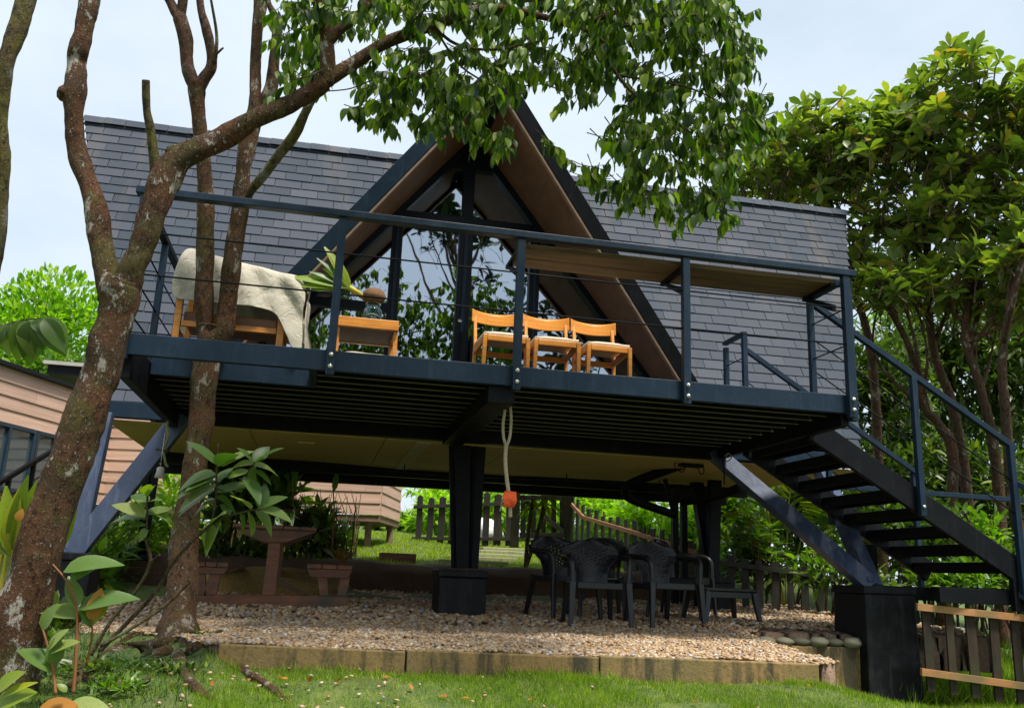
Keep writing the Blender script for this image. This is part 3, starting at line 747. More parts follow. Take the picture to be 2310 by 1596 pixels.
c = gable_cell(-9, 9, 5.862, 9); MB().prism([(x, GY-.02, z) for x, z in c], (0, .05, 0)).build('apex_panel', 'frame', cab)
for s in (-1, 1):
    a = (DX+s*SL*(AP-2.95), 2.95); b = (DX, AP); w = .10
    MB().prism([(a[0], GY-.05, a[1]), (b[0], GY-.05, b[1]+.02), (b[0], GY-.05, b[1]-w*1.5), (a[0]-s*w*1.22, GY-.05, a[1])], (0, .12, 0)).build('rafter_frame', 'frame', cab, bevel=.004)
# door furniture on the centre stile
d1 = MB().box((1.30, GY-.085, 3.62), (1.345, GY-.05, 4.02)).build('door_pull', 'steel_dark', cab, bevel=.006)
MB().box((1.40, GY-.085, 3.62), (1.43, GY-.05, 3.98)).build('door_pull', 'steel_dark', cab, bevel=.006)
MB().lathe([(.0, 0), (.022, 0), (.026, .012), (.012, .02), (0, .02)], (1.285, GY-.05, 4.14), 12, 'Y').build('lock_cylinder', 'bolt', cab, True)
MB().lathe([(.0, 0), (.02, 0), (.02, .012), (0, .014)], (1.30, GY-.05, 3.26), 12, 'Y').build('lock_cylinder', 'bolt', cab, True)
# room behind
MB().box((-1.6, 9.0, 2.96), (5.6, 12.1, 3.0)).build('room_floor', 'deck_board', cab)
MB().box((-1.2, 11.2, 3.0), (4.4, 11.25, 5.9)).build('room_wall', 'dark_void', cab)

# floor cassette: front beam, ceiling boards, rear beams, joint strips
MB().box((-2.05, 8.80, 2.885), (5.90, 8.90, 3.035)).build('floor_beam', 'steel', cab, bevel=.004)
nb = 6
for i in range(nb):
    x0 = -2.02+i*(7.9/nb)
    MB().box((x0+.004, 8.905, 2.86), (x0+7.9/nb-.004, 12.2, 2.875)).build('ceiling_board', 'ceiling', cab)
MB().box((.93, 8.905, 2.845), (1.07, 12.19, 2.858)).build('joint_strip', 'ceil_strip', cab)
MB().box((-2.02, 12.21, 2.70), (5.88, 12.31, 2.88)).build('floor_beam', 'steel_dark', cab, bevel=.004)
MB().box((-2.02, 11.55, 2.76), (5.88, 11.63, 2.857)).build('floor_beam', 'steel_dark', cab, bevel=.004)
MB().tube(crom([(-2.0, 10.85, 2.80), (0, 10.8, 2.79), (1.5, 10.85, 2.75), (3, 10.9, 2.79), (5.5, 10.9, 2.8)]), .018, 8).build('service_pipe', 'steel_dark', cab, True)
for x in (1.0, 3.05, 4.3): MB().beam((x, 10.86, 2.74), (x, 10.86, 2.858), .012, .012, (0, 1, 0)).build('pipe_hanger', 'steel_dark', cab)
p = PZ(692, 996, 2.858)
MB().box((p[0]-.09, p[1]-.04, 2.835), (p[0]+.09, p[1]+.04, 2.857)).build('socket_plate', 'ceiling', cab, bevel=.004)

# ------------------------------------------------------------------ supports
def support(label, base, tops, pw, zb, sect=.15, pier_h=1.62, mat='steel_blue', group=None, pd=None, taper=1.0):
    t = thing('braced_support', label, 'support', (base[0], base[1], zb), group)
    pd = pd or pw; k = pw/2; kk = k*taper
    x, y = base[:2]
    MB().add([(x-kk, y-pd/2*taper, zb), (x+kk, y-pd/2*taper, zb), (x+kk, y+pd/2*taper, zb), (x-kk, y+pd/2*taper, zb), (x-k, y-pd/2, pier_h-.07), (x+k, y-pd/2, pier_h-.07), (x+k, y+pd/2, pier_h-.07), (x-k, y+pd/2, pier_h-.07)],
             [(0, 3, 2, 1), (4, 5, 6, 7), (0, 1, 5, 4), (1, 2, 6, 5), (2, 3, 7, 6), (3, 0, 4, 7)]).build('concrete_pier', 'pier', t, bevel=.012)
    MB().box((x-k-.012, y-pd/2-.012, pier_h-.069), (x+k+.012, y+pd/2+.012, pier_h)).build('pier_cap', 'pier', t, bevel=.01)
    for q in tops:
        MB().beam((base[0], base[1], pier_h-.01), q, sect, sect*.8, (0, -1, 0)).build('leg', mat, t, bevel=.006)
    return t
sl = support('faded blue V shaped steel support at the left front corner of the cabin', (-2.05, 8.62, 1.62), [(-2.0, 8.72, 2.90), (-1.30, 8.72, 2.93)], .40, .70, .17, 1.64)
sc_ = support('black tapered centre column standing on a square black pier in the gravel', (1.44, 8.95), [], .46, 1.05, taper=1.03)
def cpoly(pts, Y, t, dx=0): return MB().prism([PY(x, y, Y) for x, y in pts], (dx, t, 0)).build('column_plate', 'steel_dark', sc_, bevel=.004)
cpoly([(1030, 1281), (1058, 1281), (1064, 935), (1024, 935)], 8.93, .05)
cpoly([(1060, 1281), (1079, 1281), (1101, 935), (1068, 935)], 8.97, .03)
cpoly([(1032, 1281), (1078, 1281), (1096, 935), (1028, 935)], 9.03, .04)
cpoly([(1064, 1281), (1068, 1281), (1078, 940), (1074, 940)], 8.94, .03)
cpoly([(1019, 1281), (1029, 1281), (1022, 935), (1012, 935)], 9.02, .05)
sr_ = support('faded blue V shaped steel support rising from the thick black pier below the stairs', (5.08, 7.56), [(4.08, 8.75, 2.93), (5.45, 9.0, 2.95)], .50, .35, .155, 1.62, taper=1.10)
sb1 = support('slim black rear support on a low pier beside the planted bed', tuple(PY(325, 1215, 11.6)[:2]), [tuple(PY(352, 1045, 11.6)), tuple(PY(335, 1045, 11.6))], .36, 1.1, .10, 1.66, 'steel_dark')
sb2 = support('black rear right support with slanted post standing behind the plastic chairs', tuple(PY(1605, 1255, 10.4)[:2]), [tuple(PY(1612, 1075, 10.6)), tuple(PY(1570, 1080, 11.0))], .34, 1.0, .15, 1.66, 'steel_dark')
# twin posts in the back right
tp = thing('twin_service_posts', 'pair of thin black posts with curved waste pipe below the cabin floor', 'pipe', tuple(PY(1530, 1300, 10.8)))
for x in (1522, 1542):
    a, b = PY(x, 1262, 10.8), PY(x, 1120, 10.8); MB().beam((a[0], 10.8, 1.1), (b[0], 10.8, 2.75), .075, .075, (0, 1, 0)).build('post', 'steel_dark', tp)
pts = [PY(1545, 1045, 9.6), PY(1480, 1068, 9.9), PY(1420, 1092, 10.2), PY(1412, 1110, 10.3), PY(1430, 1128, 10.4), PY(1520, 1160, 10.8)]
MB().tube(crom(pts), .055, 10).build('waste_pipe', 'steel_dark', tp, True)
pts = [PY(1670, 1098, 9.6), PY(1640, 1110, 9.8), PY(1600, 1122, 10.2), PY(1540, 1132, 10.7)]
MB().tube(crom(pts), .05, 10).build('waste_pipe', 'steel_dark', tp, True)
MB().tube(crom([PY(1500, 1082, 10.6), PY(1508, 1110, 10.7), PY(1518, 1150, 10.8)]), .03, 8).build('thin_pipe', 'steel_dark', tp, True)
# motor box with dangling wires under the deck rear
mbx = thing('junction_box', 'black junction box with dangling wires under the deck by the right brace', 'junction box', tuple(PY(1560, 1045, 9.2)))
p = PY(1558, 1043, 9.2); MB().box((p[0]-.13, p[1]-.06, p[2]-.05), (p[0]+.13, p[1]+.06, 2.86)).build('box', 'steel_dark', mbx, bevel=.006)
MB().tube(crom([PY(1572, 1045, 9.1), PY(1580, 1068, 9.1), PY(1588, 1062, 9.1), PY(1584, 1040, 9.1)]), .006, 6).build('wire', 'steel_dark', mbx, True)
MB().tube(crom([PY(1530, 1030, 9.1), PY(1522, 1050, 9.1), PY(1540, 1064, 9.1), PY(1550, 1040, 9.1)]), .006, 6).build('wire', 'steel_dark', mbx, True)

# ================================================================== DECK
XP = [-1.378, .004, 1.358, 2.705, 4.12]
dk = thing('timber_deck', 'raised blue-black deck platform with cable railing in front of the glazed gable', 'deck', (1.37, 7.5, 3.0))
MB().box((-1.40, 6.305, 2.955), (4.145, 6.355, 3.105)).build('front_beam', 'steel', dk, bevel=.004)
for x0, x1 in ((-1.40, -1.33), (4.075, 4.145)):
    MB().box((x0, 6.357, 2.80 if x0 < 0 else 2.86), (x1, 8.79, 3.06)).build('edge_beam', 'steel_dark', dk, bevel=.004)
MB().box((1.17, 6.36, 2.83), (1.37, 8.79, 2.955)).build('centre_beam', 'steel_dark', dk, bevel=.004)
MB().box((-1.325, 8.70, 2.86), (4.07, 8.785, 3.06)).build('rear_beam', 'steel_dark', dk, bevel=.004)
MB().box((-1.32, 6.98, 2.96), (-.10, 7.03, 3.098)).build('hole_trimmer', 'steel', dk, bevel=.004)
MB().box((-.14, 6.357, 2.96), (-.09, 6.975, 3.098)).build('hole_trimmer', 'steel', dk, bevel=.004)
yb = 6.37; nbd = 11; pitchb = (8.78-6.37)/nbd
for i in range(nbd):
    y0 = yb+i*pitchb; x0 = -1.32 if y0 > 6.9 else -.085
    MB().box((x0, y0+.009, 3.076), (4.07, y0+pitchb-.009, 3.104)).build('deck_board', 'deck_board', dk)
    if i: MB().box((-1.32 if y0 > 7 else -.085, y0-.014, 2.975), (4.07, y0-.009, 3.05)).build('joist', 'steel_dark', dk)
    if i: MB().box((-1.32 if y0 > 7 else -.085, y0-.030, 2.968), (4.07, y0-.014, 2.975)).build('lit_edge_strip', 'lit_lip', dk)  # added pale strip, light on the board edges put into its colour
# posts
def post(x, y, z0, z1, par, w=.05, name='rail_post', mat='steel'):
    return MB().box((x-w/2, y-w/2, z0), (x+w/2, y+w/2, z1)).build(name, mat, par, bevel=.004)
for i, x in enumerate(XP):
    p_ = MB().box((x-.030, 6.245, 2.915), (x+.030, 6.301, 4.105)).build('rail_post', 'steel', dk, bevel=.004)
    for z in (3.06, 2.975):
        MB().lathe([(0, 0), (.013, 0), (.017, .010), (.017, .016), (0, .016)], (x, 6.228, z), 10, 'Y').build('bolt', 'bolt', p_, True)
        MB().lathe([(0, 0), (.006, 0), (.006, .012), (0, .012)], (x, 6.216, z), 8, 'Y').build('bolt', 'bolt', p_, True)
MB().box((4.135, 6.30, 2.90), (4.20, 6.36, 4.104)).build('rail_post', 'steel', dk, bevel=.004)
MB().box((-1.44, 6.235, 4.108), (4.21, 6.312, 4.160)).build('top_rail', 'steel', dk, bevel=.004)
for z in (3.83, 3.52):
    MB().tube([(-1.36, 6.272, z), (4.12, 6.272, z)], .0065, 6).build('cable', 'steel_dark', dk, True)
# left side rail
MB().box((-1.405, 6.318, 4.07), (-1.350, 8.15, 4.118)).build('top_rail', 'steel_dark', dk, bevel=.004)
for y in (7.2, 8.15): post(-1.378, y, 2.98, 4.07, dk)
for z in (3.78, 3.5, 3.25): MB().tube([(-1.378, 6.32, z), (-1.378, 8.13, z)], .0065, 6).build('cable', 'steel_dark', dk, True)
for y, z in ((6.9, 2.9), (8.2, 2.9)):
    MB().box((-1.475, y, z-.02), (-1.402, y+.08, z+.1)).build('bracket', 'steel_dark', dk)
# right side rail: short top bars each side of the stair opening
MB().box((4.092, 6.365, 4.055), (4.148, 6.84, 4.106)).build('top_rail', 'steel', dk, bevel=.004)
post(4.12, 6.82, 3.0, 4.055, dk); post(4.12, 8.08, 3.0, 4.06, dk); post(4.12, 8.50, 3.0, 4.03, dk)
MB().box((4.092, 8.06, 4.062), (4.148, 8.53, 4.10)).build('top_rail', 'steel', dk, bevel=.004)
for z in (3.83, 3.52): 
    MB().tube([(4.12, 6.35, z), (4.12, 6.80, z)], .006, 6).build('cable', 'steel_dark', dk, True)
    MB().tube([(4.12, 8.1, z), (4.12, 8.5, z)], .006, 6).build('cable', 'steel_dark', dk, True)
# bar counter under the rail with brackets
for k, (y0, y1) in enumerate(((6.33, 6.545), (6.552, 6.775))):
    MB().box((1.385, y0, 4.055), (4.06, y1, 4.095)).build('counter_plank', 'counter', dk, bevel=.006)
for x in (1.358, 2.705, 4.03):
    MB().box((x-.02, 6.305, 4.02), (x+.02, 6.76, 4.052)).build('bracket', 'steel_dark', dk)
    MB().prism([(x-.015, 6.303, 3.80), (x-.015, 6.303, 3.86), (x-.015, 6.66, 4.018), (x-.015, 6.72, 4.018)], (.03, 0, 0)).build('bracket', 'steel_dark', dk)

# ================================================================== STAIRS
st = thing('steel_staircase', 'black open-tread steel staircase descending from the right end of the deck', 'staircase', (5.2, 7.5, 1.0))
S0, S1 = (4.16, 2.98), (6.10, 1.80)
sd = Vector((S1[0]-S0[0], 0, S1[1]-S0[1])); 
for y, m_ in ((6.90, 'steel_dark'), (8.10, 'steel_dark')):
    MB().beam((S0[0]-.02, y, S0[1]-.06), (S1[0], y, S1[1]-.02), .05, .20, (0, 0, 1)).build('stringer', m_, st, bevel=.005)
NT = 8
for i in range(NT):
    t = (i+.55)/NT; x = S0[0]+sd.x*t; z = S0[1]+sd.z*t-.02
    MB().box((x-.115, 6.93, z-.022), (x+.135, 8.07, z+.018)).build('tread', 'steel_dark', st, bevel=.004)
    MB().box((x-.115, 6.93, z-.075), (x-.095, 8.07, z-.024)).build('tread_lip', 'steel_dark', st)
    MB().box((x+.115, 6.93, z-.075), (x+.135, 8.07, z-.024)).build('tread_lip', 'steel_dark', st)
# landing frame and the start of the lower flight
MB().box((5.30, 6.93, 1.50), (6.02, 6.99, 1.63)).build('landing_beam', 'steel_dark', st, bevel=.004)
MB().box((5.30, 8.06, 1.50), (7.0, 8.12, 1.63)).build('landing_beam', 'steel_dark', st, bevel=.004)
MB().box((6.06, 6.95, 1.60), (7.1, 8.05, 1.64)).build('landing_plate', 'steel_dark', st, bevel=.004)
MB().beam((6.06, 6.90, 1.90), (6.06, 6.90, 1.45), .12, .06, (0, 1, 0)).build('landing_leg', 'steel_dark', st, bevel=.004)
MB().beam((5.42, 8.08, 2.02), (5.42, 8.08, .75), .10, .10, (0, 1, 0)).build('landing_leg', 'steel_dark', st, bevel=.004)
MB().beam((6.08, 6.86, 1.66), (6.62, 6.0, .98), .06, .19, (0, 0, 1)).build('stringer', 'steel', st, bevel=.004)
MB().beam((7.1, 6.95, 1.60), (7.64, 6.1, .95), .06, .19, (0, 0, 1)).build('stringer', 'steel', st, bevel=.004)
for i in range(4):
    t = (i+.6)/4; MB().box((6.12+.54*t, 6.80-.86*t, 1.60-.66*t), (7.1+.54*t, 7.02-.86*t, 1.635-.66*t)).build('tread', 'steel_dark', st)
# hand rails
MB().beam((4.15, 6.84, 4.045), (6.12, 6.84, 2.875), .05, .05).build('handrail', 'steel', st, bevel=.004)
MB().beam((4.15, 8.12, 3.925), (6.12, 8.12, 2.73), .045, .05).build('handrail', 'steel', st, bevel=.004)
for (x, y, z0, z1) in ((5.12, 6.84, 2.22, 3.45), (6.07, 6.84, 1.60, 2.90), (5.05, 8.14, 2.2, 3.37), (6.02, 8.14, 1.6, 2.78)):
    post(x, y, z0, z1, st, .052)
for dz in (.33, .62):
    MB().tube([(4.14, 6.84, 4.045-dz), (6.08, 6.84, 2.895-dz)], .0065, 6).build('cable', 'steel_dark', st, True)
    MB().tube([(4.14, 8.12, 3.925-dz), (6.04, 8.12, 2.77-dz)], .0065, 6).build('cable', 'steel_dark', st, True)
for x, z in ((5.12, 2.30), (6.07, 1.72)):
    MB().lathe([(0, 0), (.013, 0), (.016, .010), (0, .016)], (x, 6.80, z), 10, 'Y').build('bolt', 'bolt', st, True)
a, b = PY(2066, 1108, 8.14), PY(2270, 1122, 8.14)
MB().beam((5.07, 8.14, a[2]), (b[0]+.6, 8.14, b[2]-.02), .045, .05).build('handrail', 'steel', st, bevel=.004)
MB().beam((6.10, 6.84, 2.56), (6.60, 6.05, 1.95), .045, .05).build('handrail', 'steel', st, bevel=.004)
for k in (.3, .55): MB().tube([(6.1, 6.84, 2.56-k), (6.6, 6.05, 1.95-k)], .006, 6).build('cable', 'steel_dark', st, True)
# ================================================================== DECK FURNITURE
def V(*a): return Vector(a)
M['slat_avg'] = mat_wood('orange_slat', (.09, .034, .010), (.20, .08, .022), (3, 24, 24), .45)  # brown darkened to the average tone of slats and shaded gaps
# --- covered sofa
sf = thing('wooden_sofa', 'orange varnished wooden sofa frame under a beige cover at the left end of the deck', 'sofa', (-.8, 7.3, ZD))
for x0, x1 in ((-1.205, -1.155), (-.43, -.375)):
    MB().box((x0, 7.0, ZD), (x1, 7.05, 3.62)).build('leg', 'orange_wood', sf, bevel=.004)
    MB().box((x0, 7.55, ZD), (x1, 7.60, 3.85)).build('leg', 'orange_wood', sf, bevel=.004)
    MB().box((x0+.005, 7.055, 3.30), (x1-.005, 7.545, 3.35)).build('side_rail', 'orange_wood', sf, bevel=.004)
MB().box((-1.15, 7.005, 3.365), (-.435, 7.04, 3.41)).build('front_rail', 'orange_wood', sf, bevel=.004)
MB().box((-1.15, 7.56, 3.14), (-.435, 7.59, 3.19)).build('back_rail', 'orange_wood', sf, bevel=.004)
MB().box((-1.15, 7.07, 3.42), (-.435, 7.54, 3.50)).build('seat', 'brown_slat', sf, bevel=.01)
# cover: rows from the back hem over the top down to the front hem
def cloth(name, rows, mat, label, cat, seed=1, amp=.03, per=6, sides=True, thick=.006, group=None):
    rows = [crom([V(*p) for p in r], per=per) for r in rows]
    n = len(rows[0]); cols = [crom([rows[j][i] for j in range(len(rows))], per=per) for i in range(n)]
    k = len(cols[0]); m = MB()
    for i in range(n):
        for j in range(k):
            p = cols[i][j]; q = p*3.3+V(seed, 0, 0)
            d = V(noise.noise(q), noise.noise(q+V(5, 1, 0)), noise.noise(q+V(0, 7, 3))*.7)*amp
            fold = abs(noise.noise(V(p.x*5.5+p.z*2.5, p.y*3, p.z*1.6+seed)))*amp*1.5
            d += V(0, -fold, 0)+V(noise.noise(p*13+V(seed, 2, 2)), noise.noise(p*11), noise.noise(p*12+V(3, 3, 3)))*amp*.14
            m.v.append(tuple(p+d))
    for i in range(n-1):
        for j in range(k-1):
            a = i*k+j; m.f.append((a, a+1, a+k+1, a+k))
    o = m.build(name, mat, None, True)
    s = o.modifiers.new('thickness', 'SOLIDIFY'); s.thickness = thick
    return tag(o, label, cat, group)
xs_ = [-1.24, -1.19, -.95, -.70, -.45, -.30, -.235]
front_hem = [3.60, 3.56, 3.55, 3.55, 3.50, 3.25, 3.18]
mid = [3.72, 3.74, 3.74, 3.70, 3.66, 3.60, 3.55]
top = [3.80, 4.00, 3.97, 3.93, 3.89, 3.86, 3.78]
rows = [[(x, 6.96-(.02 if i in (2, 4) else 0), z) for i, (x, z) in enumerate(zip(xs_, front_hem))],
        [(x, 6.97, z) for x, z in zip(xs_, mid)],
        [(x, 7.02, z-.02) for x, z in zip(xs_, top)],
        [(x, 7.30, z+.02) for x, z in zip(xs_, top)],
        [(x, 7.62, z) for x, z in zip(xs_, top)],
        [(x, 7.68, 3.45) for x in xs_]]
cloth('sofa_cover', rows, 'tarp', 'creased beige canvas cover draped over the wooden sofa behind the tree stems', 'cover', 2, .034, 12)
rows = [[(-.235, 7.02, 3.78), (-.22, 7.3, 3.80), (-.235, 7.6, 3.76)], [(-.215, 6.99, 3.55), (-.19, 7.3, 3.5), (-.21, 7.6, 3.5)], [(-.19, 6.95, 3.20), (-.14, 7.25, 3.22), (-.19, 7.58, 3.24)]]
o = cloth('cover_flap', rows, 'tarp', None, None, 5, .04, 6); o.parent = bpy.data.objects['sofa_cover']
# --- slatted side table
tb = thing('slatted_side_table', 'orange wooden side table with slatted underside holding the jar and coconut', 'table', (.27, 7.2, ZD))
MB().box((.02, 6.90, 3.455), (.515, 6.935, 3.535)).build('apron', 'orange_wood', tb, bevel=.004)
MB().box((.02, 7.44, 3.455), (.515, 7.475, 3.535)).build('apron', 'orange_wood', tb, bevel=.004)
for x in (.02, .487): MB().box((x, 6.937, 3.455), (x+.028, 7.438, 3.535)).build('apron', 'orange_wood', tb, bevel=.003)
for x in (.02, .480):
    for y in (6.937, 7.40): MB().box((x, y, ZD), (x+.035, y+.036, 3.453)).build('leg', 'orange_wood', tb, bevel=.003)
for i in range(14): MB().box((.050, 6.94+i*.0355, 3.462), (.485, 6.94+i*.0355+.019, 3.482)).build('slat', 'slat_avg', tb)
MB().box((.05, 6.94, 3.50), (.485, 7.435, 3.53)).build('table_top', 'dark_void', tb)  # board coloured near black so the slat gaps read as shade
jx, jy = .305, 7.05
jr = thing('glass_jar', 'clear wide-necked glass jar of water standing on the orange side table', 'jar', (jx, jy, 3.535))
MB().lathe([(0, 0), (.066, 0), (.076, .012), (.078, .095), (.066, .125), (.054, .135), (.054, .150), (.062, .155), (.062, .172), (.05, .172), (.048, .135), (.07, .09), (.069, .015), (0, .012)], (jx, jy, 3.536), 28).build('jar_body', 'jar', jr, True)
MB().lathe([(0, 0), (.066, 0), (.067, .06), (0, .061)], (jx, jy, 3.549), 24).build('water', 'jar', jr, True)
cc = thing('sprouting_coconut', 'brown coconut with green sprout lying on the neck of the glass jar', 'coconut', (jx, jy, 3.76))
m = MB().blob((jx, jy, 3.765), (.098, .08, .073), 4, 3, .10, 2.0); m.build('husk', 'coconut', cc, True)
a = V(jx-.08, jy, 3.745); b = V(.10, 6.98, 3.80)
MB().tube([a, a.lerp(b, .5)+V(0, 0, .005), b], [.020, .024, .020], 8).build('shoot', 'stem_yellow', cc, True)
strap = leaf_tpl(.16, 1, .12, .12, 6)
sm = tpl_mesh('leaf', strap, 'leaf_palm'); sm2 = tpl_mesh('leaf', strap, 'leaf_under')
for (x, y, s, me_) in ((660, 612, 1, sm2), (672, 636, .8, sm2), (742, 552, 1.2, sm), (722, 578, .8, sm2), (752, 570, 1.1, sm), (695, 650, .7, sm2), (765, 590, .9, sm), (788, 640, 1, sm), (705, 605, 1, sm2), (735, 600, 1.1, sm), (690, 625, .9, sm), (715, 645, .8, sm), (757, 610, .8, sm)):
    e = V(*PY(x, y, 6.93)); d = e-b; A = frames([b-d*.05], [d], [[.2, -1, .5]], d.length*1.35*s*1.0, d.length*1.08)
    piece('leaf', me_, cc, Matrix(A[0].tolist()))
rows = [[(x, 7.72, 3.13) for x in (-.12, .1, .3, .55, .66)], [(x, 7.70, 3.36) for x in (-.14, .1, .3, .5, .64)], [(x, 7.8, 3.43+dz) for x, dz in ((-.08, 0), (.1, .03), (.3, .02), (.5, .03), (.6, -.04))],
        [(x, 8.1, 3.43) for x in (-.08, .1, .3, .5, .6)], [(x, 8.15, 3.13) for x in (-.12, .1, .3, .5, .66)]]
cloth('covered_pouf', rows, 'tarp', 'low seat wrapped in beige canvas half hidden behind the slatted side table', 'covered seat', 9, .03, 6)

# --- dining chairs
def dining_chair(loc, rz, label):
    t = thing('wooden_chair', label, 'chair', loc, 'wooden chairs on the deck'); t.rotation_euler = (0, 0, rz)
    OFF[t.name] = Vector((0, 0, 0)); w = .205
    for s in (-1, 1):
        MB().beam((s*(w-.012), -.20, 0), (s*(w-.02), -.20, .425), .026, .034, (0, 1, 0), .036, .040).build('leg', 'orange_wood', t, bevel=.004)
        MB().beam((s*(w-.01), .235, 0), (s*(w-.02), .20, .42), .028, .034, (0, 1, 0)).build('leg', 'orange_wood', t, bevel=.004)
        MB().beam((s*(w-.02), .20, .415), (s*(w-.02), .262, .70), .028, .034, (0, 1, 0)).build('back_post', 'orange_wood', t, bevel=.004)
        MB().beam((s*(w-.02), -.18, .40), (s*(w-.02), .19, .375), .022, .055, (0, 0, 1)).build('side_rail', 'orange_wood', t, bevel=.003)
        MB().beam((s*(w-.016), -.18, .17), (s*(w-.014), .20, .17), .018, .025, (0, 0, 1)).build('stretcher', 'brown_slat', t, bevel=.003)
    MB().box((-w+.04, -.215, .375), (w-.04, -.190, .425)).build('front_rail', 'orange_wood', t, bevel=.004)
    MB().box((-w+.04, .185, .33), (w-.04, .205, .38)).build('back_rail', 'orange_wood', t, bevel=.004)
    m = MB(); n = 10
    for i in range(n+1):
        u = -1+2*i/n; y = .235+.035*(1-u*u); h = .06-.018*(1-u*u)*.5
        for yy, zz in ((y, .655-.012*(1-u*u)), (y+.02, .655-.012*(1-u*u)), (y+.028, .655+2*h), (y+.008, .655+2*h-.022*(1-u*u))): m.v.append((u*(w+.012), yy, zz))
    for i in range(n):
        for j in range(4): a = i*4+j; b = i*4+(j+1) % 4; m.f.append((a, b, b+4, a+4))
    m.f += [(0, 1, 2, 3), tuple(n*4+k for k in (3, 2, 1, 0))]
    m.build('backrest', 'orange_wood', t, False, bevel=.004)
    m = MB(); N = 8
    for i in range(N+1):
        for j in range(N+1):
            u, v = -1+2*i/N, -1+2*j/N; z = .452+.030*(1-u**4)*(1-v**4)
            m.v.append((u*(w-.015), v*.20, z))
    for i in range(N):
        for j in range(N): a = i*(N+1)+j; m.f.append((a, a+N+1, a+N+2, a+1))
    o = m.build('cushion', 'cushion', t, True); s_ = o.modifiers.new('thickness', 'SOLIDIFY'); s_.thickness = .03; s_.offset = -1
    t.rotation_euler = (0, 0, rz)
    return t
c0 = dining_chair((1.425, 7.26, ZD), RAD(2), 'orange wooden chair with cream seat, cut across by the railing post')
for x, y, rz, lab in ((1.875, 7.27, -1, 'orange wooden chair with cream seat, middle of the deck row of three'), (2.335, 7.25, 1, 'orange wooden chair with cream seat, nearest the brown gable soffit')):
    c = copy_tree(c0); c.location = (x, y+.02*math.sin(x*9), ZD); c.rotation_euler = (0, 0, RAD(rz)); c['label'] = lab

# ================================================================== ROPES
def twisted(pts, r, per=10, strands=3, pitch_=.045):
    P, = [crom(pts, per=per)]; m = MB(); L_ = [0]
    for i in range(1, len(P)): L_.append(L_[-1]+(P[i]-P[i-1]).length)
    tot = L_[-1]; n = max(8, int(tot/(pitch_/8)))
    def at(s):
        for i in range(1, len(P)):
            if L_[i] >= s: 
                t = (s-L_[i-1])/max(1e-6, L_[i]-L_[i-1]); return P[i-1].lerp(P[i], t), (P[i]-P[i-1]).normalized()
        return P[-1], (P[-1]-P[-2]).normalized()
    for k in range(strands):
        pp = []
        for i in range(n+1):
            s = tot*i/n; c, t = at(s); u = t.cross(V(0, 1, .01)).normalized(); w = t.cross(u)
            a = 2*math.pi*(s/pitch_+k/strands); pp.append(c+(u*math.cos(a)+w*math.sin(a))*r*.55)
        m.tube(pp, r*.62, 5)
    return m
rp_ = thing('hanging_rope', 'pale twisted rope knotted below the middle of the deck and hanging down', 'rope', tuple(PY(1147, 893, 6.62)))
YR = 6.62
q = lambda x, y, dy=0: V(*PY(x, y, YR+dy))
twisted([q(1139, 897), q(1139, 925), q(1135, 955, .01), q(1136, 985), q(1142, 1005)], .011).build('rope_strand', 'rope', rp_, True)
twisted([q(1148, 897), q(1152, 925), q(1153, 950), q(1150, 985), q(1143, 1005, -.01)], .011).build('rope_strand', 'rope', rp_, True)
twisted([q(1142, 1002), q(1140, 1040), q(1144, 1085), q(1150, 1130), q(1151, 1165)], .014).build('rope_tail', 'rope', rp_, True)
twisted([q(1120, 884, .03), q(1128, 889, -.02), q(1140, 884, .03), q(1150, 893, -.02), q(1138, 897, .01), q(1126, 891, .01), q(1144, 888, -.03), q(1152, 897)], .012).build('knot', 'rope_green', rp_, True)
rows = [[q(1134+dx, 1108, -.02) for dx in (0, 8, 16, 28)], [q(1132+dx, 1120, -.05) for dx in (-3, 8, 18, 27)], [q(1134+dx, 1132, -.045) for dx in (-1, 7, 15, 24)], [q(1136+dx, 1144, -.02) for dx in (-4, 4, 12, 18)]]
cloth('orange_rag', [[tuple(p) for p in r] for r in rows], 'orange_cloth', 'orange cloth tied around the lower part of the hanging rope', 'cloth', 3, .05, 6)
twisted([q(1134, 1125, -.01), q(1131, 1140, -.01), q(1128, 1152, 0)], .007, strands=2).build('tie_string', 'rope', rp_, True)
lr = thing('left_tether_rope', 'knotted greenish rope with a small grey bell hanging at the left deck corner', 'rope', tuple(PY(378, 940, 8.3)))
q = lambda x, y, dy=0: V(*PY(x, y, 8.25+dy))
twisted([q(380, 940), q(377, 962), q(379, 985), q(372, 1005), q(368, 1015)], .012, pitch_=.05).build('rope_strand', 'rope_green', lr, True)
twisted([q(367, 1012), q(371, 1030), q(374, 1046), q(379, 1052)], .010, pitch_=.05).build('rope_strand', 'rope_green', lr, True)
MB().tube([q(352, 1013), q(384, 1017)], .009, 8).build('toggle', 'twig', lr, True)
MB().tube([q(373, 975, -.02), q(366, 1020, -.02), q(362, 1052, -.02)], .003, 5).build('wire', 'bolt', lr, True)
c = q(361, 1068, -.02); MB().lathe([(0, -.035), (.045, -.035), (.032, .02), (.034, .045), (.02, .06), (0, .06)], c, 16).build('bell', 'grey_slab', lr, True)
rr = thing('right_tether_chain', 'thin dark chain hanging from the right brace below the deck', 'chain', tuple(PY(1633, 1030, 8.5)))
q = lambda x, y, dy=0: V(*PY(x, y, 8.3+dy))
twisted([q(1630, 1022), q(1634, 1030), q(1631, 1040), q(1633, 1060), q(1634, 1078), q(1634, 1092)], .008, strands=2, pitch_=.04).build('chain_links', 'steel_dark', rr, True)
twisted([q(1634, 1030), q(1644, 1022), q(1650, 1032), q(1640, 1040), q(1636, 1034)], .006, strands=2, pitch_=.04).build('loose_end', 'rope_green', rr, True)

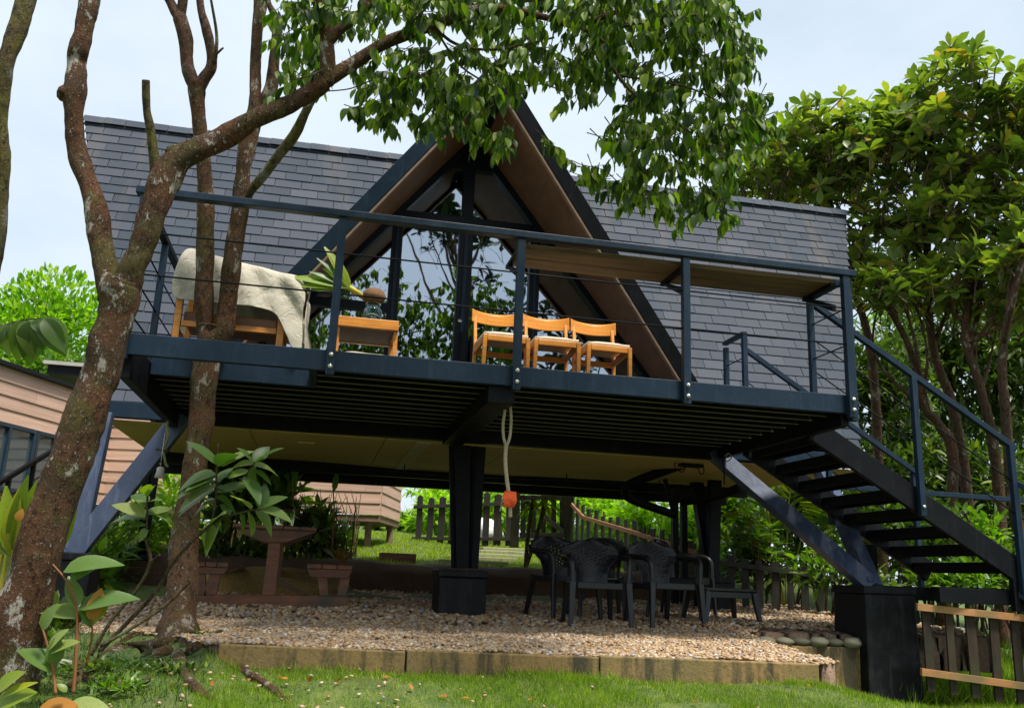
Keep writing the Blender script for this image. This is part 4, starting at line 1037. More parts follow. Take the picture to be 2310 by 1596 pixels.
# ================================================================== PLASTIC CHAIRS
def plastic_chair(loc, rz, label, holes=True):
    t = thing('plastic_armchair', label, 'chair', loc, 'black plastic chairs on the gravel')
    OFF[t.name] = Vector((0, 0, 0))
    # back shell: grid with round-cornered outline and a net of small holes
    N, K = 54, 48; m = MB()
    WV = [(0, .150), (.2, .150), (.38, .172), (.5, .215), (.58, .262), (.66, .272), (.78, .262), (.88, .238), (.95, .20), (1, .155)]
    def P(u, v):
        for (a0, w0), (a1, w1) in zip(WV[:-1], WV[1:]):
            if a0 <= v <= a1: tt = (v-a0)/(a1-a0); tt = tt*tt*(3-2*tt); w = w0*(1-tt)+w1*tt; break
        z = .40+.40*v-.03*abs(u)**3*max(0, (v-.8)/.2)
        y = .20+.10*v-.085*u*u-.02*math.sin(v*3.1)
        return (u*w, y, z)
    for i in range(N+1):
        for j in range(K+1): m.v.append(P(-1+2*i/N, j/K))
    for i in range(N):
        for j in range(K):
            if holes and 7 < i < N-8 and 6 < j < K-7 and (i % 4 == 1) and ((j+(i//4 % 2)*2) % 4 == 1): continue
            a = i*(K+1)+j; m.f.append((a, a+K+1, a+K+2, a+1))
    o = m.build('backrest', 'plastic', t, True); s = o.modifiers.new('thickness', 'SOLIDIFY'); s.thickness = .010
    # seat
    m = MB(); N = 14
    for i in range(N+1):
        for j in range(N+1):
            u, v = -1+2*i/N, -1+2*j/N
            m.v.append((u*(.225-.03*(v+1)/2), v*.225-.01, .415-.018*(1-u*u)*(1-v*v)-.035*max(0, -v-.75)*4*.4-.02*(v+1)/2))
    for i in range(N):
        for j in range(N): a = i*(N+1)+j; m.f.append((a, a+N+1, a+N+2, a+1))
    o = m.build('seat', 'plastic', t, True); s = o.modifiers.new('thickness', 'SOLIDIFY'); s.thickness = .014
    MB().box((-.21, -.243, .350), (.21, -.226, .408)).build('seat_apron', 'plastic', t, bevel=.006)
    for s_ in (-1, 1):
        MB().box((s_*.222-.008, -.20, .345), (s_*.222+.008, .20, .400)).build('seat_apron', 'plastic', t, bevel=.005)
        P_, R_ = crom([V(s_*.235, .25, .70), V(s_*.262, .215, .665), V(s_*.285, .14, .645), V(s_*.288, -.02, .635), V(s_*.280, -.17, .625), V(s_*.268, -.235, .585), V(s_*.262, -.250, .50), V(s_*.258, -.250, .40)],
                      [.012, .020, .026, .028, .028, .026, .022, .024], 5)
        mm = MB(); mm.tube(P_, R_, 8); mm.v = [(x, y, z) for x, y, z in mm.v]
        mm.build('armrest', 'plastic', t, True)
        for (x0, y0, x1, y1) in ((s_*.258, -.248, s_*.278, -.285), (s_*.20, .215, s_*.235, .30)):
            # tapering leg with an angle section
            MB().beam((x1, y1, 0), (x0, y0, .415), .038, .030, (0, 1, 0), .058, .050).build('leg', 'plastic', t, bevel=.008)
    t.rotation_euler = (0, 0, rz); return t
pc = plastic_chair((2.57, 8.12, float(gravz(2.57, 8.0))-.005), RAD(-4), 'black plastic armchair facing out, second from the centre column, nearest the kerb')
def put_chair(x, y, rz, lab, dz=0, src=None):
    c = copy_tree(src or pc); c.location = (x, y, float(gravz(x, y))-.005+dz); c.rotation_euler = (0, 0, RAD(rz)); c['label'] = lab; return c
put_chair(2.46, 8.84, 18, 'black plastic armchair with sky dots through its back, closest to the centre column')
put_chair(3.26, 8.18, 10, 'black plastic armchair turned slightly, third from the centre column')
put_chair(3.78, 8.95, 50, 'black plastic armchair turned to the right beside the low plastic table')
put_chair(2.92, 9.10, 172, 'black plastic armchair facing away, hidden behind the two front armchairs')
lt = thing('low_plastic_table', 'low black plastic table with splayed legs at the right of the armchairs', 'table', (4.02, 8.5, 1.17))
MB().box((3.72, 8.20, 1.515), (4.26, 8.74, 1.545)).build('table_top', 'plastic', lt, bevel=.01)
MB().box((3.75, 8.22, 1.455), (4.23, 8.235, 1.514)).build('apron', 'plastic', lt, bevel=.004)
MB().box((4.215, 8.24, 1.455), (4.23, 8.71, 1.514)).build('apron', 'plastic', lt, bevel=.004)
for x, y in ((3.75, 8.23), (4.23, 8.23), (3.75, 8.71), (4.23, 8.71)):
    sx = .05*(1 if x > 4 else -1); sy = .04*(1 if y > 8.5 else -1)
    MB().beam((x+sx, y+sy, 1.165), (x, y, 1.512), .035, .035, (0, 1, 0), .06, .06).build('leg', 'plastic', lt, bevel=.006)

# ================================================================== PICNIC TABLE
Y0 = 9.12
pt_ = thing('picnic_table', 'weathered red-brown picnic table with attached benches seen end on in the gravel', 'picnic table', tuple(PY(612, 1372, Y0)))
def poly_px(pts, Y): return [PY(x, y, Y) for x, y in pts]
def pr(name, pts, Y, t, mat='table_wood', par=pt_): return MB().prism(poly_px(pts, Y), (0, t, 0)).build(name, mat, par, bevel=.005)
pr('skid', [(395, 1338), (782, 1344), (780, 1374), (395, 1366)], Y0, .08)
for dy in (1.25,):
    a = [p+np.array([0, 0, 0]) for p in poly_px([(395, 1338), (782, 1344), (780, 1374), (395, 1366)], Y0)]
    MB().prism([p+np.array([0, dy, 0]) for p in a], (0, .08, 0)).build('skid', 'table_wood', pt_, bevel=.005)
    for pts in ([(606, 1223), (632, 1223), (620, 1343), (592, 1343)], [(530, 1190), (714, 1189), (700, 1204), (640, 1224), (598, 1224), (548, 1206)]):
        MB().prism([p+np.array([0, dy, 0]) for p in poly_px(pts, Y0)], (0, .08, 0)).build('end_frame', 'table_wood', pt_, bevel=.005)
pr('post', [(606, 1224), (633, 1224), (621, 1342), (591, 1342)], Y0-.004, .075)
pr('bearer', [(530, 1190), (714, 1189), (714, 1200), (645, 1223), (598, 1223), (545, 1203)], Y0+.002, .09)
pr('brace', [(622, 1300), (700, 1342), (682, 1342), (621, 1312)], Y0+.3, .04)
a = PY(527, 1189, Y0); b = PY(716, 1188, Y0); n = 5
for i in range(n):
    x0 = a[0]+(b[0]-a[0])*i/n; x1 = a[0]+(b[0]-a[0])*(i+1)/n-.008
    MB().box((x0, Y0-.06, a[2]+.004), (x1, Y0+1.55, a[2]+.034)).build('top_plank', 'table_wood', pt_, bevel=.004)
for (xl, xr, y0, y1, legs) in ((440, 518, 1266, 1292, ((448, 462, 448, 466), (473, 498, 458, 488))), (693, 796, 1271, 1300, ((715, 738, 722, 742), (768, 790, 760, 782)))):
    a, b = PY(xl, y0, Y0), PY(xr, y0+2, Y0); zb_ = PY(xl, y1, Y0)[2]
    n = 3
    for i in range(n):
        x0 = a[0]+(b[0]-a[0])*i/n; x1 = a[0]+(b[0]-a[0])*(i+1)/n-.008
        MB().box((x0, Y0-.05, a[2]-.04), (x1, Y0+1.5, a[2])).build('bench_plank', 'table_wood', pt_, bevel=.004)
    MB().prism([(a[0], Y0-.02, a[2]-.042), (b[0], Y0-.02, a[2]-.042), (b[0]-.04, Y0-.02, zb_), (a[0]+.04, Y0-.02, zb_)], (0, .07, 0)).build('bench_bearer', 'table_wood', pt_, bevel=.004)
    for l in legs: pr('bench_leg', [(l[0], y1), (l[1], y1), (l[3], 1343), (l[2], 1343)], Y0, .07)
c = PY(640, 1190, Y0+.25)
jr2 = thing('preserving_jar', 'dull glass jar with dark lid standing on the picnic table among leaves', 'jar', tuple(c))
MB().lathe([(0, .0), (.085, 0), (.095, .02), (.095, .15), (.08, .18), (0, .18)], (c[0], c[1], c[2]+.008), 20).build('jar_body', 'jar', jr2, True)
MB().lathe([(0, .181), (.082, .181), (.082, .205), (0, .206)], (c[0], c[1], c[2]+.008), 20).build('lid', 'steel_dark', jr2, True)

# ================================================================== ANNEX
A0, A1 = V(-4.27, 12.7, 0), V(-3.34, 15.28, 0)
B1 = V(.98, 14.28, 0); dside = V(.26, .965, 0)
B2 = B1+dside*1.75
ZB, BH = 2.42, .178
ax = thing('timber_clad_annex', 'pink-brown timber clad annex on posts behind the cabin to the left', 'building', (-1.2, 15, 1.8))
def siding(p, q, n, rows, z0=ZB, seg=2.4, gaps=()):
    d = (q-p); Ln = d.length; d.normalize(); nn = V(n[0], n[1], 0).normalized()
    for r in range(rows):
        s = 0; k = 0; first = (.37*seg*(r % 3)) or seg
        while s < Ln-.01:
            e = min(Ln, s+(first if k == 0 else seg)); k += 1
            z = z0+r*BH; a = p+d*(s+.003); b = p+d*(e-.003)
            segs = [(s+.003, e-.003)]
            for (g0, g1, gz0, gz1) in gaps:
                if z+BH > gz0+.02 and z < gz1-.02:
                    ns = []
                    for (u0, u1) in segs:
                        if u1 <= g0 or u0 >= g1: ns.append((u0, u1)); continue
                        if u0 < g0-.02: ns.append((u0, g0))
                        if u1 > g1+.02: ns.append((g1, u1))
                    segs = ns
            for (u0, u1) in segs:
                a = p+d*u0; b = p+d*u1
                MB().add([a+nn*.022+V(0, 0, z+.003), b+nn*.022+V(0, 0, z+.003), b+nn*.006+V(0, 0, z+BH+.008), a+nn*.006+V(0, 0, z+BH+.008),
                          a-nn*.01+V(0, 0, z+.003), b-nn*.01+V(0, 0, z+.003), b-nn*.01+V(0, 0, z+BH+.008), a-nn*.01+V(0, 0, z+BH+.008)],
                         [(0, 1, 2, 3), (7, 6, 5, 4), (0, 4, 5, 1), (1, 5, 6, 2), (2, 6, 7, 3), (3, 7, 4, 0)]).build('plank', 'siding', ax)
            s = e
def hitplane(x, y, p, n):
    d = ray(x, y); n = np.array([n[0], n[1], 0.0]); t = ((np.array(p)-EYE)@n)/(d@n); return V(*(EYE+d*t))
wn = ((A1-A0).normalized()).cross(V(0, 0, 1)); wn2 = (wn.x, wn.y)      # faces right
wd = (A1-A0).normalized()
AS = A0-wd*2.5
def along(x, y): 
    h = hitplane(x, y, AS, wn2); return (h-AS).dot(wd), h.z
g = []
for (x0, x1, y0, y1) in ((-40, 60, 935, 1098), (82, 150, 968, 1110)):
    u0, z1 = along(x0, y0+(8 if x0 > 0 else 0)); u1, _ = along(x1, y1); _, zb0 = along((x0+x1)/2, y1); _, zt = along((x0+x1)/2, y0+12)
    snap = lambda z: ZB+round((z-ZB)/BH)*BH
    g.append((u0, u1, snap(zb0)+.0, snap(zt)))
siding(AS, A1, wn2, 9, gaps=g)
nf = (B1-A1).normalized().cross(V(0, 0, 1)); siding(A1, B1, (nf.x, nf.y), 10)
ns_ = dside.cross(V(0, 0, 1)); siding(B1, B2, (ns_.x, ns_.y), 8, seg=3)
for (u0, u1, z0, z1) in g:
    def bp(u, z, o): p = AS+wd*u+wn*o; return V(p.x, p.y, z)
    f_ = MB()
    w = .05
    for (a0, a1, b0, b1) in ((u0, u1, z0, z0+w), (u0, u1, z1-w, z1), (u0, u0+w, z0+w, z1-w), (u1-w, u1, z0+w, z1-w), ((u0+u1)/2-w/2, (u0+u1)/2+w/2, z0+w, z1-w)):
        f_.add([bp(a0, b0, .03), bp(a1, b0, .03), bp(a1, b1, .03), bp(a0, b1, .03), bp(a0, b0, -.06), bp(a1, b0, -.06), bp(a1, b1, -.06), bp(a0, b1, -.06)],
               [(0, 1, 2, 3), (7, 6, 5, 4), (0, 4, 5, 1), (1, 5, 6, 2), (2, 6, 7, 3), (3, 7, 4, 0)])
    fo = f_.build('window_frame', 'annex_frame', ax)
    for (a0, a1) in ((u0+w, (u0+u1)/2-w/2), ((u0+u1)/2+w/2, u1-w)):
        MB().add([bp(a0, z0+w, -.01), bp(a1, z0+w, -.01), bp(a1, z1-w, -.01), bp(a0, z1-w, -.01), bp(a0, z0+w, -.018), bp(a1, z0+w, -.018), bp(a1, z1-w, -.018), bp(a0, z1-w, -.018)],
                 [(0, 1, 2, 3), (7, 6, 5, 4), (0, 4, 5, 1), (1, 5, 6, 2), (2, 6, 7, 3), (3, 7, 4, 0)]).build('pane', 'annex_glass', fo)
# floor, roof edge, posts
zt_ = ZB+9*BH
MB().prism([(AS.x, AS.y, ZB-.10), (A1.x, A1.y, ZB-.10), (B1.x, B1.y, ZB-.10), (B2.x, B2.y, ZB-.10), (A1.x+.6, B2.y+.6, ZB-.10), (AS.x-3, B2.y+1.0, ZB-.10), (AS.x-3, AS.y, ZB-.10)], (0, 0, .095)).build('floor_slab', 'siding_dark', ax)
MB().prism([(AS.x+wn.x*.1, AS.y, zt_+.02), (A1.x+wn.x*.1, A1.y, zt_+.02), (A1.x-3, A1.y+1, zt_+.02), (AS.x-3, AS.y, zt_+.02)], (0, 0, .05)).build('roof', 'steel_dark', ax)
for p in (B1+V(-.15, .25, 0), B1+V(.28, 1.3, 0), B1+V(-2.0, .6, 0), A1+V(.2, .2, 0), A0+V(-.3, 0, 0)):
    MB().lathe([(0, 0), (.055, 0), (.055, ZB-.1-1.6), (0, ZB-.1-1.6)], (p.x, p.y, 1.6), 10).build('stilt', 'siding_dark', ax)
p = PD(160, 828, 17); MB().box((p[0]-.35, p[1]-.2, p[2]-.19), (p[0]+.6, p[1]+1.0, p[2]-.02)).build('canopy_fascia', 'steel_dark', ax)
MB().box((p[0]-.42, p[1]-.26, p[2]-.018), (p[0]+.62, p[1]+1.1, p[2]+.05)).build('canopy_slab', 'grey_slab', ax)
hr = thing('annex_stair_rail', 'dark slanting stair rail in front of the annex windows at the left edge', 'railing', tuple(PD(60, 1150, 11)))
a, b = V(*PD(-40, 1112, 10)), V(*PD(122, 1014, 11.3)); MB().beam(a, b, .05, .05).build('handrail', 'steel_dark', hr)
MB().beam(a-V(0, 0, .45), b-V(0, 0, .45), .012, .012).build('wire', 'steel_dark', hr); MB().beam(a-V(0, 0, .25), b-V(0, 0, .25), .012, .012).build('wire', 'steel_dark', hr)
for t in (.35, .7, 1.0):
    c = a.lerp(b, t); MB().beam((c.x, c.y, 1.2), (c.x, c.y, c.z), .05, .05, (0, 1, 0)).build('rail_post', 'steel_dark', hr)
# block and planter on the terrace
p = PY(893, 1270, 12.4); zz = float(gz(p[0], 12.4))
MB().box((p[0]-.22, 12.3, zz-.05), (p[0]+.26, 12.65, zz+.12)).build('timber_step', 'table_wood', None, bevel=.01, label='low dark timber step block on the grass beside the slab path', cat='step')

# ================================================================== FENCES
def fence(name, label, pts, spacing, pw, mat, rails, railmat, seed=0, point=False, proud=-1, jitter=.03, group=None):
    """pts: (x, y, z bottom, z top) along the fence; rails: heights as a fraction of picket height"""
    t = thing(name, label, 'fence', pts[0][:3], group); r_ = random.Random(seed)
    for (a, b) in zip(pts[:-1], pts[1:]):
        a4, b4 = np.array(a, float), np.array(b, float); d = (b4-a4)[:2]; Ln = np.linalg.norm(d); u = d/Ln; n_ = np.array([-u[1], u[0]])*-1
        if n_ @ (EYE[:2]-a4[:2]) < 0: n_ = -n_
        k = max(1, int(Ln/spacing))
        for i in range(k):
            q = a4+(b4-a4)*((i+.5)/k); lean = r_.uniform(-.012, .012); top = q[3]+r_.uniform(-jitter, jitter); w = pw*r_.uniform(.85, 1.12)
            c = [(-w/2, q[2]-.05), (w/2, q[2]-.05), (w/2+lean, top), (lean, top+.035), (-w/2+lean, top)] if point else [(-w/2, q[2]-.05), (w/2, q[2]-.05), (w/2+lean, top), (-w/2+lean, top+r_.uniform(-.008, .008))]
            MB().prism([(q[0]+u[0]*cx, q[1]+u[1]*cx, cz) for cx, cz in c], (n_[0]*-.025, n_[1]*-.025, 0)).build('picket', mat, t)
        for h in rails:
            p0 = a4[2]+(a4[3]-a4[2])*h; p1 = b4[2]+(b4[3]-b4[2])*h; o_ = n_*.022
            MB().beam((a4[0]+o_[0], a4[1]+o_[1], p0), (b4[0]+o_[0], b4[1]+o_[1], p1), .036, .06).build('rail', railmat, t, bevel=.003)
    return t
# front right
def gp(x, y, Y): p = PY(x, y, Y); return p
fr = fence('picket_fence', 'mossy pickets with orange-brown rails to the right of the thick black pier', [(5.14, 7.05, .83, 1.44), (7.3, 6.75, .60, 1.30)], .193, .074, 'picket_moss', [.16, 1.03], 'fence_rail2', 3, jitter=.004)
# right, behind the gravel
rb = fence('picket_fence', 'dark mossy picket fence between the gravel and the shrubs behind the low plastic table', [(4.75, 10.85, 1.12, 1.98), (6.0, 10.5, 1.05, 1.86), (6.9, 10.25, .98, 1.70), (7.7, 10.1, .92, 1.62)], .17, .085, 'fence', [.87], 'fence', 5)
# back fence left of the gate
a, b = PD(930, 1222, 16), PD(1160, 1224, 15.3)
bf = fence('picket_fence', 'weathered grey picket fence at the back of the garden left of the gate', [(a[0], a[1], a[2], a[2]+.78), (b[0], b[1], b[2], b[2]+.84)], .205, .12, 'fence', [.80, .08], 'fence', 8, True)
# far left stretch seen below the annex
a, b = PD(820, 1212, 17.5), PD(930, 1222, 16)
# descending fence
P0_, P1_, P2_, P3_ = PD(1283, 1225, 15.0), PD(1318, 1240, 14.4), PD(1420, 1268, 13.2), PD(1620, 1345, 11.6)
df = fence('picket_fence', 'picket fence with reddish handrail stepping down behind the plastic armchairs', [(P0_[0], P0_[1], P0_[2], P0_[2]+.88), (P1_[0], P1_[1], P1_[2]-.05, P1_[2]+.66), (P2_[0], P2_[1], P2_[2]-.1, P2_[2]+.60), (P3_[0], P3_[1], P3_[2]-.1, P3_[2]+.62)], .20, .095, 'fence', [.80], 'fence_rail', 11)
# gate
gt = thing('garden_gate', 'dark timber gate with diagonal brace between two thick posts at the back', 'gate', tuple(PD(1225, 1225, 15.2)))
def GB(x0, y0, x1, y1, w, h, nm): a, b = PD(x0, y0, 15.15), PD(x1, y1, 15.05); MB().beam(a, b, h, w, tuple(np.cross(b-a, FWD))).build(nm, 'fence', gt)
GB(1160, 1232, 1164, 1108, .15, .12, 'gate_post'); GB(1281, 1228, 1281, 1108, .13, .12, 'gate_post')
GB(1172, 1122, 1275, 1122, .08, .04, 'gate_rail'); GB(1172, 1206, 1275, 1206, .08, .04, 'gate_rail'); GB(1182, 1126, 1272, 1200, .08, .035, 'gate_brace')
for x in (1180, 1203, 1226, 1249, 1268): GB(x, 1213, x, 1116, .085, .02, 'gate_board')
# sack
c = PD(1096, 1194, 16.4); zz = c[2]-.19
m = MB().blob((c[0], c[1], zz+.16), (.20, .14, .24), 7, 3, .38, 2.6)
tag(m.build('white_sack', 'sack', None, True), 'crumpled white woven sack standing against the grey back fence', 'sack')
# ================================================================== TREES
def PT(x, y, D): return V(*PD(x, y, D))
def limb(root, name, pts, mat, per=6, n=14, nz=.16, seed=0, knots=()):
    """pts: (x, y, apparent width, distance)"""
    P_ = [PT(x, y, d) for x, y, w, d in pts]; R_ = [w*.5/FPX*d for x, y, w, d in pts]
    P_, R_ = crom(P_, R_, per)
    m = MB().tube(P_, R_, n, True, nz, seed)
    for kp in knots: m.blob(PT(*kp[:3]), (kp[3],)*3, seed, 2, .3, 2)
    return m.build(name, mat, root, True)
def arr(*a): return np.array(a, float)

LT = thing('leaning_tree', 'forked leaning tree with mottled red bark and a long limb crossing the roof', 'tree', tuple(PT(20, 1545, 4.4)))
limb(LT, 'trunk', [(-5, 1640, 170, 4.3), (10, 1560, 135, 4.35), (42, 1400, 112, 4.4), (88, 1244, 96, 4.45), (160, 1035, 92, 4.55), (193, 931, 92, 4.6), (231, 825, 82, 4.65), (258, 719, 80, 4.7), (268, 650, 90, 4.72), (276, 625, 78, 4.72)], 'bark_lean', 8, 22, .2, 1)
limb(LT, 'branch', [(258, 668, 66, 4.72), (240, 607, 50, 4.74), (226, 540, 48, 4.78), (214, 459, 47, 4.82), (177, 353, 49, 4.9), (169, 283, 46, 4.92), (169, 212, 50, 4.95), (172, 141, 42, 5.0), (180, 106, 46, 5.0), (196, 35, 43, 5.05), (210, -40, 40, 5.1), (240, -200, 34, 5.2)], 'bark_lean', 7, 18, .22, 2, [(150, 212, 4.93, .05)])
limb(LT, 'branch', [(276, 668, 72, 4.72), (300, 600, 58, 4.72), (318, 560, 56, 4.75), (350, 459, 62, 4.8), (378, 395, 70, 4.85), (415, 352, 58, 4.88), (495, 318, 50, 4.95), (583, 265, 46, 5.0), (671, 226, 41, 5.08), (730, 185, 44, 5.12)], 'bark_lean', 8, 20, .2, 3, [(392, 345, 4.86, .045)])
limb(LT, 'branch', [(722, 190, 38, 5.12), (789, 148, 30, 5.18), (874, 95, 28, 5.25), (980, 58, 22, 5.3), (1069, 25, 24, 5.35), (1139, 21, 18, 5.4), (1228, 39, 14, 5.45), (1295, 56, 14, 5.5), (1369, 35, 12, 5.55), (1410, 15, 9, 5.6), (1440, -30, 7, 5.6)], 'bark_lean', 7, 14, .16, 4)
limb(LT, 'branch', [(735, 190, 36, 5.12), (739, 141, 33, 5.12), (735, 70, 32, 5.12), (717, 0, 28, 5.1), (690, -120, 24, 5.1)], 'bark_lean', 7, 14, .18, 5)
limb(LT, 'branch', [(740, 95, 26, 5.12), (775, 60, 24, 5.15), (815, 30, 24, 5.2), (850, -30, 20, 5.25)], 'bark_lean', 6, 12, .16, 6)
limb(LT, 'branch', [(352, 400, 30, 4.85), (350, 371, 24, 4.84), (341, 300, 20, 4.82), (331, 247, 16, 4.8), (329, 181, 17, 4.78)], 'bark_edge', 7, 12, .16, 7)
for pts in ([(1300, 56, 12, 5.5), (1362, 95, 9, 5.5), (1382, 152, 8, 5.45), (1426, 208, 7, 5.4), (1480, 250, 5, 5.35), (1560, 300, 4, 5.3)],
            [(1395, 170, 6, 5.45), (1460, 180, 5, 5.5), (1560, 200, 4, 5.5), (1660, 250, 3, 5.5)],
            [(980, 60, 9, 5.3), (1030, 100, 7, 5.4), (1120, 112, 6, 5.5), (1250, 85, 5, 5.6)],
            [(885, 90, 7, 5.25), (930, 50, 6, 5.1), (960, 20, 5, 5.0)], [(1135, 18, 9, 5.4), (1150, -20, 8, 5.4)],
            [(980, 62, 6, 5.3), (1040, 150, 5, 5.4), (1120, 200, 4, 5.5), (1160, 235, 3, 5.5)], [(1426, 208, 5, 5.4), (1440, 300, 4, 5.4), (1460, 400, 3, 5.35)],
            [(1069, 25, 7, 5.35), (1200, 0, 8, 5.5), (1350, -10, 7, 5.6)], [(1404, 60, 6, 5.5), (1520, 40, 6, 5.5), (1620, 30, 4, 5.5)],
            [(743, 150, 4, 5.1), (700, 170, 4, 5.0), (660, 180, 3, 4.9)], [(733, 206, 3, 5.1), (790, 200, 3, 5.1), (840, 180, 3, 5.1)], [(1370, 150, 4, 5.5), (1375, 200, 3, 5.5), (1350, 240, 2, 5.5)],
            [(1280, 210, 3, 5.5), (1220, 190, 3, 5.5), (1160, 200, 3, 5.5)], [(1400, 15, 8, 5.6), (1440, -10, 8, 5.6), (1470, -60, 8, 5.6)]):
    limb(LT, 'branch', [(x, y, w, d) for x, y, w, d in pts], 'twig', 5, 7, .1, 9)
# hanging foliage: leaf sprays on twigs
canopy_tpl = leaf_tpl(.46, 1, .16, .12, 4)
def sprays(ells, dr, llen, per=(6, 10), twigl=.20):
    M4 = []; tw = MB()
    for (cx, cy, rx, ry, n) in ells:
        for _ in range(n):
            a = random.uniform(0, 2*math.pi); r = math.sqrt(random.random())
            x, y = cx+rx*r*math.cos(a), cy+ry*r*math.sin(a); d = random.uniform(*dr)
            p = PT(x, y, d); k = random.randint(*per)
            dirn = V(random.gauss(0, 1), random.gauss(0, 1), random.uniform(-1.1, .1)).normalized()
            e = p+dirn*twigl*random.uniform(.7, 1.3); up_ = p-dirn*twigl*.45+V(0, 0, .015)
            tw.tube([up_, p, e], [.0035, .0028, .0015], 4, False)
            for i in range(k):
                t = (i+.5)/k; b = p.lerp(e, t); side = V(random.gauss(0, 1), random.gauss(0, 1), random.gauss(0, .3)).normalized()
                dd = (side*.55+dirn*.25+V(0, 0, -1.0*random.uniform(.5, 1.3))).normalized(); ll = llen*random.uniform(.5, 1.3)
                nr = (side+V(0, 0, random.uniform(.1, 1.0))).normalized()
                M4.append(frames([b], [dd], [nr], ll*random.uniform(.85, 1.15), ll)[0])
    return M4, tw
ells = [(900, -60, 300, 70, 130), (1300, -60, 380, 80, 210), (1150, 20, 480, 45, 150), (1500, 30, 190, 60, 110), (700, 30, 95, 50, 26), (690, 90, 60, 30, 14), (668, 155, 40, 36, 18), (690, 110, 50, 60, 14),
        (880, 150, 110, 55, 46), (860, 225, 75, 42, 34), (950, 210, 80, 60, 44), (1040, 215, 75, 55, 34), (1000, 150, 130, 50, 50), (1110, 180, 90, 50, 30), (1090, 280, 70, 26, 9), (1150, 300, 60, 34, 10), (1225, 320, 22, 26, 6),
        (1240, 110, 110, 60, 56), (1290, 200, 50, 25, 9), (1340, 120, 60, 50, 22),
        (1450, 130, 120, 90, 86), (1580, 110, 110, 100, 90), (1470, 260, 90, 70, 60), (1590, 250, 95, 75, 70), (1520, 350, 130, 60, 80), (1400, 320, 60, 50, 26), (1640, 330, 75, 60, 50), (1330, 385, 55, 22, 14), (1430, 420, 70, 45, 34), (1540, 440, 80, 45, 42), (1610, 440, 45, 50, 22), (1700, 250, 40, 50, 22), (1660, 120, 35, 70, 26), (1715, 290, 30, 30, 10)]
M4, tw = sprays([(a, b, c, d, int(n*(.52 if (a > 1380 and b > 80) else .62 if b > 80 else .78))+1) for a, b, c, d, n in ells], (4.9, 6.5), .086, (7, 12), .15)
scatter(LT, canopy_tpl, M4[::2], 'leaf_canopy', 150); scatter(LT, leaf_tpl(.52, 1, .38, .20, 5), M4[1::2], 'leaf_canopy', 150)
o = tw.build('twigs', 'twig', LT, True, kind='stuff')

ET = thing('mossy_trunk_tree', 'mossy pale trunk cut by the left edge of the picture beside the leaning tree', 'tree', tuple(PT(-90, 1400, 5.2)))
limb(ET, 'trunk', [(-95, 1420, 60, 5.2), (-70, 1000, 46, 5.1), (-35, 700, 40, 5.1), (-12, 560, 38, 5.1), (2, 424, 34, 5.1), (6, 353, 35, 5.1), (0, 283, 31, 5.1), (5, 212, 33, 5.1), (14, 141, 36, 5.1), (37, 71, 39, 5.15), (58, 0, 38, 5.2), (100, -160, 34, 5.3)], 'bark_edge', 7, 18, .18, 21)

DT = thing('double_stem_tree', 'speckled brown tree growing through the deck hole and splitting into two stems', 'tree', tuple(PT(400, 1470, 6.2)))
limb(DT, 'trunk', [(392, 1530, 190, 5.75), (397, 1480, 125, 5.85), (401, 1440, 92, 5.92), (405, 1385, 76, 6.05), (414, 1244, 62, 6.3), (424, 1138, 52, 6.45), (441, 1032, 52, 6.55), (456, 931, 54, 6.66), (465, 825, 55, 6.75), (476, 770, 62, 6.8), (482, 735, 70, 6.82)], 'bark_double', 8, 20, .2, 31)
limb(DT, 'branch', [(470, 790, 46, 6.8), (462, 740, 40, 6.8), (461, 684, 40, 6.8), (462, 578, 39, 6.8), (464, 459, 36, 6.8), (461, 389, 33, 6.8), (453, 318, 30, 6.8), (447, 247, 32, 6.8), (444, 205, 34, 6.8), (446, 185, 38, 6.8)], 'bark_double', 7, 16, .18, 32)
limb(DT, 'branch', [(490, 790, 50, 6.8), (507, 740, 46, 6.8), (514, 684, 40, 6.8), (526, 578, 42, 6.8), (542, 459, 38, 6.8), (549, 389, 34, 6.8), (560, 318, 40, 6.82), (572, 260, 36, 6.84), (576, 212, 26, 6.85), (577, 141, 24, 6.9), (580, 71, 24, 6.9), (588, 11, 30, 6.95), (590, -60, 24, 7)], 'bark_double', 7, 16, .18, 33)
limb(DT, 'branch', [(446, 200, 30, 6.8), (432, 177, 28, 6.8), (422, 141, 28, 6.8), (419, 88, 30, 6.8), (407, 42, 34, 6.8), (392, 20, 24, 6.8), (365, -30, 20, 6.8)], 'bark_red', 7, 12, .18, 34)
limb(DT, 'branch', [(407, 45, 22, 6.8), (412, 5, 22, 6.8), (420, -50, 18, 6.8)], 'bark_red', 6, 10, .15, 35)
limb(DT, 'branch', [(448, 202, 28, 6.8), (460, 178, 26, 6.8), (477, 150, 24, 6.8), (474, 106, 20, 6.8), (466, 67, 21, 6.8), (453, 18, 18, 6.8), (448, -40, 16, 6.8)], 'bark_red', 7, 12, .18, 36)
limb(DT, 'branch', [(482, 140, 14, 6.78), (488, 110, 8, 6.75), (488, 71, 7, 6.75), (476, 0, 6, 6.7), (470, -30, 5, 6.7)], 'twig', 6, 8, .1, 37)
limb(DT, 'branch', [(489, 122, 5, 6.75), (498, 113, 5, 6.7), (504, 108, 4, 6.7)], 'twig', 4, 6, .1, 38)
limb(DT, 'branch', [(582, 262, 26, 6.85), (600, 222, 27, 6.85), (613, 190, 28, 6.85), (618, 141, 24, 6.85), (625, 71, 22, 6.85), (622, 42, 18, 6.85), (607, 10, 13, 6.85), (600, -20, 12, 6.85)], 'bark_double', 7, 12, .18, 39)
